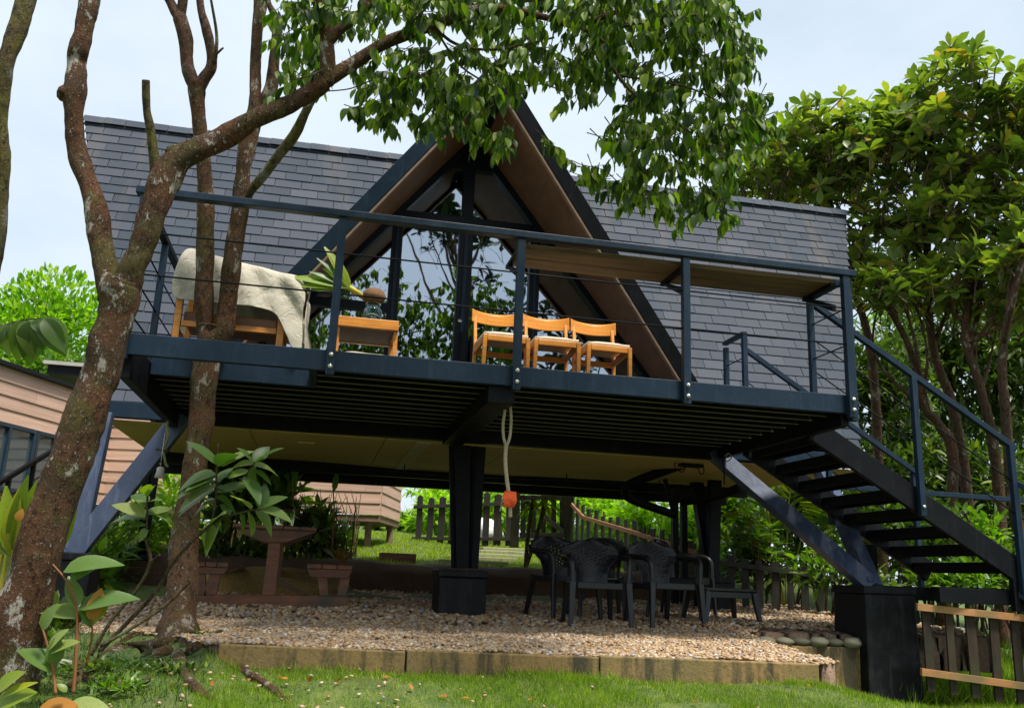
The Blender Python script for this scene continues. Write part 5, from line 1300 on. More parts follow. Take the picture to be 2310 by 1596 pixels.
limb(DT, 'branch', [(552, 452, 20, 6.8), (570, 425, 20, 6.78), (594, 396, 22, 6.75), (632, 346, 23, 6.7), (664, 304, 22, 6.65), (689, 254, 20, 6.6), (705, 222, 20, 6.6), (728, 200, 14, 6.6)], 'bark_edge', 7, 12, .18, 40)
for pts in ([(420, 1470), (520, 1500), (600, 1545), (650, 1590)], [(380, 1470), (300, 1500), (210, 1520), (130, 1560)], [(400, 1480), (430, 1540), (480, 1590)], [(370, 1450), (290, 1460), (220, 1480)], [(440, 1465), (560, 1490), (645, 1492)], [(300, 1440), (250, 1470), (200, 1500)]):
    P_ = []
    for i, (x, y) in enumerate(pts):
        D_ = 5.9-.5*(i if y > 1480 else 0)*.8; p = PT(x, y, 5.0)
        # drop each root point on the soil
        best = min(np.arange(3.6, 6.6, .04), key=lambda d_: abs(PD(x, y, d_)[2]-float(gz(*PD(x, y, d_)[:2])))); p = PT(x, y, best); p.z = float(gz(p.x, p.y))+.004; P_.append(p)
    P2, R2 = crom(P_, [.045, .03, .02, .012][:len(P_)], 6)
    MB().tube(P2, R2, 8, True, .25, 3).build('root', 'bark_double', DT, True)

# ---- generic broadleaf tree: trunk, forking limbs, rosettes of leaves at the ends
ros_tpl = leaf_tpl(.40, 1, .22, .10, 4, True)
def broad_tree(name, label, base, trunk, crown, n_ros, llen, mat, nleaf=(7, 11), bark='bark_red', cap=100, tpl=ros_tpl, group=None, seed=1, upb=.9, stems=10, r0=.09, cat='tree'):
    """trunk: list of world points; crown: list of (centre, radii, weight)"""
    R = random.Random(seed); t = thing(name, label, cat, tuple(base), group)
    tp_ = [V(*p) for p in trunk]; k = len(tp_)
    P_, R_ = crom(tp_, [r0*(1-.65*i/(k-1)) for i in range(k)], 6)
    MB().tube(P_, R_, 10, True, .16, seed).build('trunk', bark, t, True)
    tot = sum(c[2] for c in crown); M4 = []; ends = []
    for (c, rad, w) in crown:
        for _ in range(int(n_ros*w/tot)):
            q = V(R.gauss(0, 1), R.gauss(0, 1), R.gauss(0, 1)).normalized()*(R.random()**.45)
            ends.append(V(c[0]+q.x*rad[0], c[1]+q.y*rad[1], c[2]+q.z*rad[2]))
    bm_ = MB()
    for s in range(stems):
        e = R.choice(ends); i = R.randint(len(P_)//2, len(P_)-1); a = P_[i]; mid = a.lerp(e, .5)+V(R.gauss(0, .15), R.gauss(0, .15), -.12)
        MB().tube(*(lambda pr: (pr[0], pr[1]))(crom([a, mid, e], [r0*.38, r0*.22, r0*.09], 5)), 7, True, .12, s).build('branch', bark, t, True)
    for e in ends:
        n = R.randint(*nleaf); ax_ = V(R.gauss(0, .5), R.gauss(0, .5), upb).normalized()
        bm_.tube([e-ax_*llen*1.6-V(R.gauss(0, .05), R.gauss(0, .05), 0), e-ax_*llen*.5, e], [.011, .008, .005], 4, False)
        a0 = R.random()*6.28
        u = ax_.cross(V(1, .2, .1)).normalized(); w_ = ax_.cross(u)
        for i in range(n):
            a = a0+i*2.4; d = (u*math.cos(a)+w_*math.sin(a))*R.uniform(.7, 1.0)+ax_*R.uniform(-.15, .85)
            ll = llen*R.uniform(.65, 1.2); M4.append(frames([e-ax_*(i*.008)], [d], [ax_+V(.01, 0, 0)], ll, ll)[0])
    scatter(t, tpl, M4, mat, cap)
    if n_ros: bm_.build('twigs', bark, t, True, kind='stuff')
    return t
def g3(x, y, D): p = PD(x, y, D); return (p[0], p[1], float(gz(p[0], p[1])))
def sph(x, y, D, rx, ry, rd, w):    # crown lobe measured in the picture, radii in metres
    p = PD(x, y, D); return ((p[0], p[1], p[2]), (rx*D/FPX, rd, ry*D/FPX), w)
T_ = lambda *pts: [tuple(PD(x, y, d)) for x, y, d in pts]
b = g3(2181, 1300, 13)
broad_tree('broadleaf_tree', 'tallest broad-leaved tree rising behind the stairs with pale red trunk', b, [b]+T_((2181, 1112, 13), (2149, 917, 13), (2105, 783, 13), (2090, 600, 13), (2095, 400, 13), (2100, 250, 13)),
           [sph(2095, 230, 13, 95, 90, 1.3, 1.0), sph(2020, 330, 13, 120, 90, 1.2, 1.1), sph(2150, 420, 13, 130, 110, 1.2, 1.1), sph(2060, 500, 13, 110, 90, 1.1, .6), sph(2080, 640, 13, 120, 70, 1.1, .5)], 360, .25, 'leaf_right', seed=5, cap=260)
b = g3(2248, 1300, 12)
broad_tree('broadleaf_tree', 'olive broad-leaved tree at the right edge with twin red trunks', b, [b]+T_((2255, 1150, 12), (2240, 1000, 12), (2213, 882, 12), (2177, 748, 12), (2200, 600, 12.2), (2260, 380, 12.5)),
           [sph(2270, 270, 12.5, 110, 100, 1.3, 1.0), sph(2290, 450, 12.2, 120, 130, 1.3, 1.0), sph(2200, 600, 12, 110, 90, 1.1, .6), sph(2370, 350, 12.5, 120, 200, 1.3, .7), sph(2280, 660, 12, 90, 70, 1, .5)], 340, .25, 'leaf_right', seed=8, cap=240)
b = g3(1985, 1250, 14)
broad_tree('broadleaf_tree', 'broad-leaved tree whose crown shows over the right end of the ridge', b, [b]+T_((1980, 1000, 14), (1965, 794, 14), (1925, 640, 14), (1880, 480, 14), (1850, 380, 14)),
           [sph(1860, 300, 14, 110, 75, 1.2, 1.0), sph(1770, 370, 14.2, 100, 65, 1.1, .8), sph(1880, 420, 14, 120, 80, 1.2, .9), sph(1960, 570, 13.8, 90, 110, 1.1, .8), sph(1690, 410, 14.4, 70, 45, 1, .35)], 320, .25, 'leaf_right', seed=9, cap=240)
b = g3(2300, 1300, 11)
broad_tree('slender_tree', 'slender red-barked tree close to the right edge below the handrail', b, [b]+T_((2300, 1230, 11), (2285, 1120, 11), (2270, 950, 11), (2262, 800, 11), (2290, 650, 11), (2330, 500, 11)), [sph(2310, 560, 11, 60, 60, .8, 1)], 24, .24, 'leaf_right', seed=12, stems=4, cap=60)
b = g3(2110, 1250, 12.5)
broad_tree('slender_tree', 'leaning pale-barked young tree between the two tall trunks behind the handrail', b, [b]+T_((2150, 1050, 12.4), (2120, 960, 12.4), (2085, 915, 12.4), (2050, 780, 12.4), (2000, 690, 12.4)), [sph(2000, 640, 12.4, 80, 60, .8, 1)], 40, .22, 'leaf_right', seed=14, stems=4, cap=80)

# dark thicket behind the right trees, bright growth in its gaps
nar_tpl = leaf_tpl(.26, 1, .25, .08, 3)
obl_tpl = leaf_tpl(.42, 1, .2, .10, 3)
def shrub(name, label, centre_px, D, rx, ry, rd, n, llen, mat, cap=30, tpl=obl_tpl, seed=1, up=.3, group=None, stems=5, dens=.6, cat='shrub'):
    R = np.random.default_rng(seed); c = PD(centre_px[0], centre_px[1], D); rx_, rz_ = rx*D/FPX, ry*D/FPX
    gzv = float(gz(c[0], c[1])); t = thing(name, label, cat, (c[0], c[1], gzv), group)
    q = rvec_(R, n)*(R.random((n, 1))**dens)
    pos = c+q*np.array([rx_, rd, rz_]); 
    # break the outline into lobes
    lob = np.array([noise.noise(Vector((float(p[0])*1.6+seed, float(p[1])*1.6, float(p[2])*1.6))) for p in pos]); keep = lob > -.18
    pos, q = pos[keep], q[keep]; k = len(pos)
    pos[:, 2] = np.maximum(pos[:, 2], gzv+.03)
    d = q*.7+rvec_(R, k)*.7+np.array([0, 0, up]); nr = np.tile([0, 0, 1.], (k, 1))+.6*rvec_(R, k)
    s = llen*R.uniform(.6, 1.25, k); scatter(t, tpl, frames(pos, d, nr, s, s), mat, cap, 'leaf', 'foliage')
    for i in range(stems):
        j = R.integers(0, k); e = V(*pos[j]); b_ = V(c[0]+R.normal()*rx_*.15, c[1]+R.normal()*.1, gzv-.02)
        pp, rr_ = crom([b_, b_.lerp(e, .5)+V(R.normal()*.06, 0, .05), e], [.02, .014, .006], 4)
        MB().tube(pp, rr_, 6, True).build('stem', 'twig', t, True)
    return t
def rvec_(R, n): v = R.normal(size=(n, 3)); return v/np.linalg.norm(v, axis=1, keepdims=True)
dk_ = [((1985, 900), 16, 110, 190, 1.2), ((2110, 800), 17, 120, 200, 1.3), ((2240, 880), 16.5, 120, 230, 1.3), ((2340, 760), 17, 110, 260, 1.3), ((2050, 1080), 15, 130, 130, 1.1), ((2200, 1130), 14.5, 130, 120, 1.1)]
labs = ['dark evergreen thicket tree directly right of the cabin end wall', 'dark evergreen thicket tree behind the middle of the stair handrail', 'dark evergreen thicket tree behind the upper right trunks', 'dark evergreen thicket tree filling the far right edge', 'low dark thicket below the handrail next to the cabin corner', 'low dark thicket behind the lower stair post at right']
for i, ((c_, D, rx, ry, rd), lb) in enumerate(zip(dk_, labs)):
    shrub('thicket_tree', lb, c_, D, rx, ry, rd, 5200, .24, 'leaf_deep', 30, nar_tpl, 40+i, .1, 'dark thicket trees on the right', 6, cat='tree')
for i, (c_, D, rx, ry, lb, n) in enumerate((((2190, 960), 18.5, 70, 60, 'sunlit lime growth glimpsed between the red trunks', 900), ((2010, 690), 19, 60, 50, 'sunlit lime growth glimpsed right of the cabin ridge end', 700), ((2085, 960), 18.5, 40, 60, 'small lime growth glimpsed left of the forked trunk', 500))):
    shrub('sunlit_bush', lb, c_, D, rx, ry, .8, n, .2, 'leaf_lime', 20, nar_tpl, 60+i, .2, None, 3)
sh = [((2175, 1210), 11.5, 90, 70, .7, 'leaf_bush', 'rounded bright green shrub behind the lower stair treads', 900, .13),
      ((2060, 1190), 11.5, 90, 80, .7, 'leaf_under', 'mid green shrub seen between the stair stringers', 900, .14),
      ((1900, 1200), 12.3, 70, 70, .7, 'leaf_under', 'shrub with yellow-green leaves under the upper stair treads', 800, .15),
      ((1870, 1290), 10.9, 70, 50, .4, 'leaf_under', 'low shrub pressed against the right end of the dark picket fence', 500, .15),
      ((1960, 1330), 10.4, 55, 50, .4, 'leaf_deep', 'dark low shrub behind the thick black pier', 420, .14),
      ((2160, 1310), 10.6, 110, 45, .5, 'leaf_under', 'low leafy shrub below the landing beam', 700, .14),
      ((2300, 1290), 10.8, 80, 80, .6, 'leaf_deep', 'dark shrub at the foot of the slender tree on the right edge', 700, .15),
      ((1700, 1250), 12.6, 70, 80, .7, 'leaf_deep', 'dark shrub behind the fence beside the rear right support', 800, .16),
      ((1790, 1130), 13.4, 110, 70, .9, 'leaf_deep', 'dark leafy shrub under the right cabin corner', 900, .18)]
for i, (c_, D, rx, ry, rd, mt, lb, n, ll) in enumerate(sh): shrub('shrub', lb, c_, D, rx, ry, rd, n, ll, mt, 60, obl_tpl, 80+i)

# rosette plants standing behind the right fence
def whorl_plant(name, label, base, tops, llen, mat, n=9, stem='stem_red', tpl=None, spread=.55, cat='plant', r=.008, levels=2, group=None):
    t = thing(name, label, cat, tuple(base), group); me = tpl_mesh('leaf', tpl or nar_tpl, mat); base = V(*base)
    for k, e in enumerate(tops):
        e = V(*e); mid = base.lerp(e, .55)+V(random.gauss(0, .03), 0, 0); pp = crom([base, mid, e], per=4)
        MB().tube(pp, r, 6).build('stem', stem, t, True)
        for lv in range(levels):
            c = e-(e-mid).normalized()*llen*.28*lv; a0 = random.random()*6
            for i in range(n):
                a = a0+i*2*math.pi/n+random.uniform(-.2, .2); d = V(math.cos(a), math.sin(a), spread+random.uniform(-.35, .35)-.25*lv); ll = llen*random.uniform(.8, 1.15)
                piece('leaf', me, t, Matrix(frames([c], [d], [[0, 0, 1]], ll, ll)[0].tolist()))
    return t
for i, (x, y, D, ll, lb) in enumerate(((1712, 1210, 11.9, .24, 'whorled green plant above the fence beside the black rear support'), (1745, 1250, 11.6, .22, 'whorled green plant right of the tallest whorl above the dark fence'), (1738, 1190, 12.1, .26, 'tallest whorled plant above the dark fence'), (1790, 1262, 11.5, .24, 'spiky green plant leaning over the middle of the dark fence'), (1850, 1250, 11.3, .26, 'long-leaved plant over the right half of the dark fence'), (1690, 1165, 12.4, .24, 'whorled plant furthest left above the dark fence'))):
    e = PD(x, y, D); whorl_plant('whorled_plant', lb, g3(x+10, 1380, D), [e, tuple(np.array(e)+[.12, .05, -.22])], ll, 'leaf_under', 9, spread=.6)
# palms under the cabin corner
frond = leaf_tpl(.10, 1, .10, .2, 4)
def palm(label, base, fronds, mat='leaf_palm', width=.30, n=16, group=None, name='palm_plant'):
    t = thing(name, label, 'palm', tuple(base), group); me = tpl_mesh('leaf', frond, mat); base = V(*base)
    for f in fronds:
        tip = V(*f); mid = base.lerp(tip, .55)+V(0, 0, (tip-base).length*.22); pp = crom([base, mid, tip], per=8)
        MB().tube(pp, .010, 6).build('stem', 'stem_yellow', t, True)
        for i in range(n):
            q = 6+int(i*(len(pp)-8)/n); c = pp[q]; tg = (pp[q+1]-pp[q-1]).normalized(); s = tg.cross(V(0, 0, 1)).normalized()
            for sd_ in (-1, 1):
                d = s*sd_*.8+tg*.8+V(0, 0, -.25); ll = width*(1-.4*abs(i/n-.4))*random.uniform(.9, 1.1)
                piece('leaflet', me, t, Matrix(frames([c], [d], [tg.cross(s*sd_)*-sd_+V(0, 0, .5)], ll*1.3, ll)[0].tolist()))
    return t
palm('yellow-green palm arching beneath the right end of the cabin', g3(1770, 1350, 12.8), [PD(1700, 1085, 12.6), PD(1790, 1075, 12.9), PD(1880, 1085, 12.6), PD(1930, 1160, 12.3), PD(1660, 1150, 12.4)], width=.42)
palm('small palm with drooping fronds behind the upper stair treads', g3(1900, 1320, 12.2), [PD(1850, 1130, 12), PD(1940, 1100, 12), PD(1985, 1170, 11.8)], width=.36)

# bright bamboo-like growth behind the back fences
for i, (x, y, D, rx, ry, lb) in enumerate(((970, 1160, 18.5, 60, 60, 'lime bamboo clump behind the back fence just right of the annex corner'), (1095, 1150, 18, 70, 60, 'lime bamboo clump behind the white sack'), (1230, 1150, 18, 60, 65, 'lime bamboo clump behind the garden gate'), (1350, 1165, 17, 70, 70, 'lime bamboo clump above the reddish stepping handrail'), (1450, 1190, 15.5, 70, 70, 'lime bamboo clump behind the lower end of the stepping fence'), (1560, 1210, 15.5, 70, 85, 'lime bamboo clump behind the twin service posts'), (1000, 1130, 21, 90, 70, 'pale bamboo clump furthest back beyond the annex'), (1380, 1120, 20, 130, 60, 'pale bamboo clump furthest back beyond the stepping fence'))):
    shrub('bamboo_clump', lb, (x, y), D, rx, ry, .9, 2600, .22, 'leaf_lime', 30, nar_tpl, 100+i, -.1, 'bamboo clumps beyond the back fences', 5)
for i, (x, y, D, rx, ry, lb) in enumerate(((880, 1190, 19, 60, 45, 'dark green bush seen below the annex floor'), (1640, 1180, 16, 90, 90, 'deep green bush behind the rear right support'), (1180, 1080, 26, 300, 90, 'broad dark hedge furthest away below the cabin floor'), (1780, 1180, 17, 200, 150, 'tall dark green hedge behind the stairs and the palms'), (2080, 1200, 16.5, 230, 130, 'wide dark green hedge behind the landing of the stairs'), (2650, 1000, 19, 420, 330, 'tall dark green hedge mass beyond the right edge'), (-500, 1050, 22, 420, 260, 'tall dark green hedge mass beyond the left edge'))):
    shrub('hedge_bush', lb, (x, y), D, rx, ry, .9, 3000, .24, 'leaf_under', 20, obl_tpl, 120+i)
# bright bushes at far left
shrub('round_bush', 'big bright green rounded bush against the sky left of the cabin roof', (120, 745), 21, 120, 140, 1.6, 7000, .19, 'leaf_bush', 200, obl_tpl, 130, .6, None, 6)
shrub('round_bush', 'mid green bush just above the annex roof at the left edge', (20, 790), 20, 90, 110, 1.4, 4500, .19, 'leaf_bush', 150, obl_tpl, 131, .6, None, 5)
shrub('round_bush', 'darker green bush between the annex roof and the leaning trunk', (110, 850), 19, 90, 60, 1.2, 2600, .18, 'leaf_under', 120, obl_tpl, 132, .4, None, 4)

# planting around the picnic table and the left support
strap2 = leaf_tpl(.22, 1, .35, .12, 5)
for i, (x, y, D, rx, ry, n, ll, mt, lb) in enumerate(((255, 1230, 10.4, 60, 100, 420, .22, 'leaf_under', 'leafy bed plant between the left V support and the slim rear support'), (330, 1180, 11.6, 60, 110, 420, .24, 'leaf_bush', 'bright strap-leaved plant behind the slim rear support'), (410, 1130, 12, 50, 90, 320, .22, 'leaf_lime', 'lime plant behind the double-stem tree trunk'),
        (520, 1140, 11.6, 80, 90, 520, .24, 'leaf_deep', 'dark broad-leaved plant behind the left half of the picnic table'), (620, 1130, 11.8, 70, 80, 480, .24, 'leaf_under', 'green broad-leaved plant behind the jar on the picnic table'), (700, 1190, 11.8, 60, 60, 380, .20, 'leaf_deep', 'dark plant behind the right end of the picnic tabletop'), (540, 1250, 11.3, 110, 35, 420, .18, 'leaf_deep', 'low dark growth behind the picnic benches'), (220, 1290, 9.6, 50, 50, 260, .20, 'leaf_under', 'low leafy plant at the foot of the left V support'), (745, 1230, 12.2, 45, 50, 300, .18, 'leaf_deep', 'dark reedy plant under the annex floor edge'))):
    shrub('bed_plant', lb, (x, y), D, rx, ry, .5, n, ll, mt, 70, strap2 if i in (1, 2, 0) else obl_tpl, 140+i, .5, None, 6)
# reeds, dark stems below annex
rd_ = thing('reed_clump', 'dense dark upright reed stems standing under the annex behind the picnic table', 'reeds', g3(620, 1290, 12.2)); m = MB()
for i in range(150):
    x = random.uniform(470, 800); D = random.uniform(11.6, 12.8); b_ = PD(x, 1280, D); z0 = float(gz(b_[0], b_[1])); h = random.uniform(.5, .95)
    m.tube([(b_[0], b_[1], z0), (b_[0]+random.gauss(0, .03), b_[1], z0+h*.5), (b_[0]+random.gauss(0, .08), b_[1], z0+h)], [.012, .009, .004], 4, False)
m.build('stems', 'bark_edge', rd_, True, kind='stuff')
# spiky plant on the right bench end, heliconia shoots
whorl_plant('spiky_plant', 'small spiky reddish plant rising behind the right picnic bench', PY(765, 1278, 9.9), [PY(765, 1262, 9.9)], .20, 'leaf_brown', 9, spread=1.0, tpl=frond)
for (x, y, yb, lb) in ((752, 1110, 1200, 'single upright canna leaf in front of the annex wall'), (660, 1095, 1180, 'yellow-tipped canna shoot in front of the annex wall')):
    e = PD(x, y, 11.3); b_ = PD(x-4, yb+40, 11.3); t = thing('canna_shoot', lb, 'plant', tuple(b_)); MB().tube(crom([b_, (np.array(b_)+e)/2+[.02, 0, 0], e], per=4), .008, 6).build('stem', 'stem_red', t, True)
    piece('leaf', tpl_mesh('leaf', leaf_tpl(.3), 'leaf_under'), t, Matrix(frames([e], [[.1, 0, .8]], [[.3, -1, 0]], .28, .30)[0].tolist()))
# young tree on the path
b = g3(1186, 1255, 12.2)
t = whorl_plant('young_tree', 'thin young tree with a tuft of drooping leaves beside the slab path', b, [PD(1202, 1130, 12.2), PD(1232, 1125, 12.0)], .26, 'leaf_palm', 8, 'bark_edge', strap2, .0, 'tree', .028, 2)

# ================================================================== FOREGROUND PLANTS
def leafpx(t, me, x0, y0, x1, y1, D0, D1, width=1.0, nr=(0.1, -.6, .8)):
    a = PT(x0, y0, D0); b = PT(x1, y1, D1); d = b-a
    piece('leaf', me, t, Matrix(frames([a], [d], [nr], d.length*width*1.32, d.length*1.08)[0].tolist()))
big = leaf_tpl(.42, 1, .14, .12, 7); bigd = leaf_tpl(.44, 1, .32, .14, 7)
def stem(t, pts, w, mat='twig', D=None, n=8):
    P_ = [PT(*p) for p in pts]; pp, rr_ = crom(P_, w, 6); MB().tube(pp, rr_, n, True, .15, 4).build('stem', mat, t, True)
sa = thing('big_leaf_sapling', 'sapling with long curved stem and large green leaves in front of the double-stem tree', 'sapling', tuple(PT(230, 1460, 5.0)))
stem(sa, [(222, 1470, 5.1), (290, 1400, 5.15), (353, 1332, 5.2), (384, 1278, 5.2), (424, 1230, 5.2), (477, 1180, 5.2)], [.014, .013, .012, .011, .010, .009])
stem(sa, [(477, 1180, 5.2), (487, 1120, 5.2), (489, 1050, 5.2), (492, 1000, 5.2)], [.008, .006, .005, .004]); stem(sa, [(477, 1180, 5.2), (515, 1163, 5.2), (560, 1152, 5.2), (585, 1148, 5.2)], [.008, .006, .005, .004])
stem(sa, [(520, 1130, 5.3), (548, 1080, 5.3), (572, 1045, 5.3)], [.006, .005, .004])
ml = tpl_mesh('leaf', big, 'leaf_sapling'); ml2 = tpl_mesh('leaf', bigd, 'leaf_sapling'); mo = tpl_mesh('leaf', big, 'leaf_palm'); mb_ = tpl_mesh('leaf', big, 'leaf_brown')
LV = [(492, 1050, 434, 992, ml), (492, 1052, 528, 1002, ml2), (500, 1052, 560, 1012, ml), (488, 1070, 402, 1078, ml2), (488, 1075, 420, 1095, ml), (486, 1085, 398, 1100, ml2), (490, 1078, 545, 1060, ml), (488, 1095, 400, 1128, ml2), (484, 1105, 398, 1150, ml), (488, 1100, 548, 1110, ml2), (488, 1110, 560, 1085, ml), (488, 1090, 520, 1050, ml), (484, 1125, 425, 1165, ml), (486, 1120, 540, 1140, ml2),
      (572, 1045, 545, 1008, ml), (572, 1042, 605, 1005, ml), (575, 1044, 628, 1003, ml), (572, 1046, 530, 1040, ml2), (572, 1050, 628, 1052, ml2), (560, 1060, 520, 1070, ml), (575, 1048, 560, 1090, ml2), (572, 1060, 615, 1085, ml), (550, 1075, 590, 1110, ml2),
      (585, 1148, 655, 1155, ml2), (580, 1146, 640, 1115, ml), (575, 1150, 625, 1190, ml2), (560, 1152, 575, 1200, ml), (540, 1157, 560, 1212, ml2), (585, 1145, 600, 1095, ml), (565, 1148, 530, 1110, ml), (500, 1168, 455, 1245, ml), (480, 1178, 500, 1150, ml), (478, 1175, 505, 1190, ml2), (520, 1160, 500, 1135, ml), (470, 1185, 446, 1250, ml2), (488, 1130, 455, 1135, ml), (545, 1110, 520, 1090, ml), (560, 1100, 600, 1130, ml)]
for i, (x0, y0, x1, y1, me_) in enumerate(LV):
    dz = random.uniform(-.12, .10); leafpx(sa, me_, x0, y0, x1, y1, 5.2, 5.2+dz, random.uniform(.85, 1.15), (random.uniform(-.4, .4), -.55, .8))
sb = thing('big_leaf_sapling', 'smaller sapling with ribbed leaves on a forked stick left of the tree base', 'sapling', tuple(PT(205, 1474, 5.0)))
stem(sb, [(205, 1478, 5.0), (250, 1400, 5.05), (311, 1325, 5.1), (339, 1267, 5.1), (329, 1216, 5.1), (331, 1173, 5.1), (333, 1103, 5.1)], [.012, .011, .010, .010, .008, .007, .005]); stem(sb, [(339, 1267, 5.1), (350, 1260, 5.08), (359, 1251, 5.05)], [.010, .008, .007])
stem(sb, [(226, 1456, 4.9), (318, 1403, 5.0), (389, 1350, 5.1), (430, 1310, 5.1)], [.012, .010, .009, .007]); stem(sb, [(330, 1410, 5.1), (345, 1360, 5.15), (352, 1330, 5.2)], [.007, .006, .004])
for (x0, y0, x1, y1, me_) in ((331, 1170, 250, 1152, ml2), (331, 1165, 262, 1130, ml), (333, 1150, 404, 1168, ml2), (333, 1160, 385, 1140, ml), (333, 1115, 328, 1088, mo), (334, 1118, 344, 1090, mo), (332, 1135, 300, 1108, ml), (334, 1132, 362, 1122, ml), (331, 1185, 290, 1180, ml), (331, 1190, 315, 1215, ml2), (333, 1145, 310, 1125, ml)):
    leafpx(sb, me_, x0, y0, x1, y1, 5.1, 5.1+random.uniform(-.1, .1), 1.05, (random.uniform(-.3, .3), -.5, .8))
sc2 = thing('arching_leaf_plant', 'tall reddish-stemmed plant with arching dark leaves between the leaning trunk and tree base', 'plant', tuple(PT(165, 1560, 4.2)))
stem(sc2, [(165, 1565, 4.2), (172, 1470, 4.25), (174, 1385, 4.3), (155, 1318, 4.3), (119, 1272, 4.3)], [.009, .008, .007, .006, .004], 'stem_red'); stem(sc2, [(195, 1500, 4.3), (208, 1430, 4.3), (205, 1395, 4.3)], [.006, .005, .004], 'stem_red')
for (x0, y0, x1, y1, me_) in ((143, 1290, 252, 1244, ml2), (158, 1312, 212, 1262, ml2), (176, 1374, 285, 1322, ml2), (171, 1394, 96, 1352, ml2), (206, 1400, 226, 1330, mb_), (204, 1415, 196, 1345, ml), (172, 1370, 160, 1300, ml), (210, 1405, 240, 1360, mo)):
    leafpx(sc2, me_, x0, y0, x1, y1, 4.3, 4.35, 1.0, (random.uniform(-.2, .3), -.5, .85))
sd2 = thing('low_leaf_plant', 'low plant with olive paddle leaves on red stalks at the lower left', 'plant', tuple(PT(120, 1560, 4.1)))
stem(sd2, [(126, 1565, 4.1), (118, 1500, 4.15), (100, 1430, 4.2), (88, 1402, 4.2)], [.008, .007, .005, .003], 'stem_red')
for (x0, y0, x1, y1, me_) in ((124, 1515, 66, 1448, ml2), (110, 1464, 142, 1418, ml), (112, 1472, 168, 1440, ml), (95, 1420, 118, 1365, ml), (120, 1500, 128, 1440, ml)): leafpx(sd2, me_, x0, y0, x1, y1, 4.15, 4.15, 1.15, (.1, -.5, .85))
pl_ = thing('palm_seedling', 'yellow-stemmed palm seedling with ribbed upright leaves at the left edge', 'palm', tuple(PT(20, 1380, 4.7)))
for pts in ([(18, 1340, 4.7), (26, 1290, 4.7), (30, 1240, 4.7)], [(2, 1330, 4.7), (8, 1290, 4.7), (14, 1250, 4.7)], [(-12, 1360, 4.7), (-4, 1290, 4.7), (4, 1250, 4.7)]): stem(pl_, pts, [.012, .009, .007], 'stem_yellow')
rib = leaf_tpl(.20, 1, .10, .22, 6); mr = tpl_mesh('leaf', rib, 'leaf_palm')
for (x0, y0, x1, y1, w) in ((30, 1245, 98, 1076, 1.0), (28, 1250, 50, 1090, .9), (26, 1252, 12, 1110, 1.1), (24, 1255, -10, 1140, 1.1), (30, 1255, 30, 1120, 1.2), (16, 1252, -30, 1170, 1), (30, 1248, 78, 1130, 1), (24, 1245, 22, 1160, 1.4), (8, 1260, -20, 1200, 1.2)):
    leafpx(pl_, mr, x0, y0, x1, y1, 4.7, 4.7+random.uniform(-.1, .05), w, (random.uniform(-.6, .4), -1, .2))
leafpx(pl_, mb_, 40, 1175, 48, 1150, 4.65, 4.65, 1.4, (0, -1, 0))
o = thing('yellow_blade_shoot', 'single yellowing pointed leaf leaning out right of the leaning trunk', 'plant', tuple(PT(118, 1290, 4.9))); stem(o, [(118, 1300, 4.9), (122, 1262, 4.9), (125, 1246, 4.9)], [.006, .005, .004], 'stem_yellow'); leafpx(o, mr, 125, 1248, 166, 1163, 4.9, 4.85, .95, (.3, -1, .2))
o = thing('corner_leaf_plant', 'broad leaves, one withered orange, poking up from the bottom left corner', 'plant', tuple(PT(120, 1640, 3.7)))
stem(o, [(120, 1680, 3.7), (130, 1640, 3.7), (140, 1605, 3.7)], [.008, .006, .005], 'stem_red')
for (x0, y0, x1, y1, me_) in ((0, 1575, 70, 1534, mr), (-20, 1600, 62, 1552, mo), (140, 1606, 232, 1584, ml), (78, 1612, 160, 1580, mb_), (150, 1560, 132, 1540, mo), (-10, 1560, 40, 1512, mo)): leafpx(o, me_, x0, y0, x1, y1, 3.75, 3.75, 1.25, (.1, -.6, .8))
lb_ = thing('hanging_branch', 'leafy twig reaching in from the left edge in front of the bright bush', 'branch', tuple(PT(-60, 740, 5.0)))
stem(lb_, [(-60, 745, 5.0), (0, 735, 5.0), (50, 722, 5.0), (95, 718, 5.0)], [.008, .006, .004, .003]); 
for (x0, y0, x1, y1) in ((20, 728, 2, 790), (32, 726, 20, 770), (48, 722, 38, 765), (60, 722, 68, 790), (78, 722, 60, 810), (88, 720, 92, 775), (96, 718, 118, 760), (98, 720, 130, 785), (100, 718, 145, 770), (58, 722, 40, 800), (76, 720, 102, 745), (10, 732, -15, 770), (90, 722, 78, 768)):
    leafpx(lb_, ml2, x0, y0, x1, y1, 5.0, 4.95, 1.15, (random.uniform(-.4, .4), -1, .3))
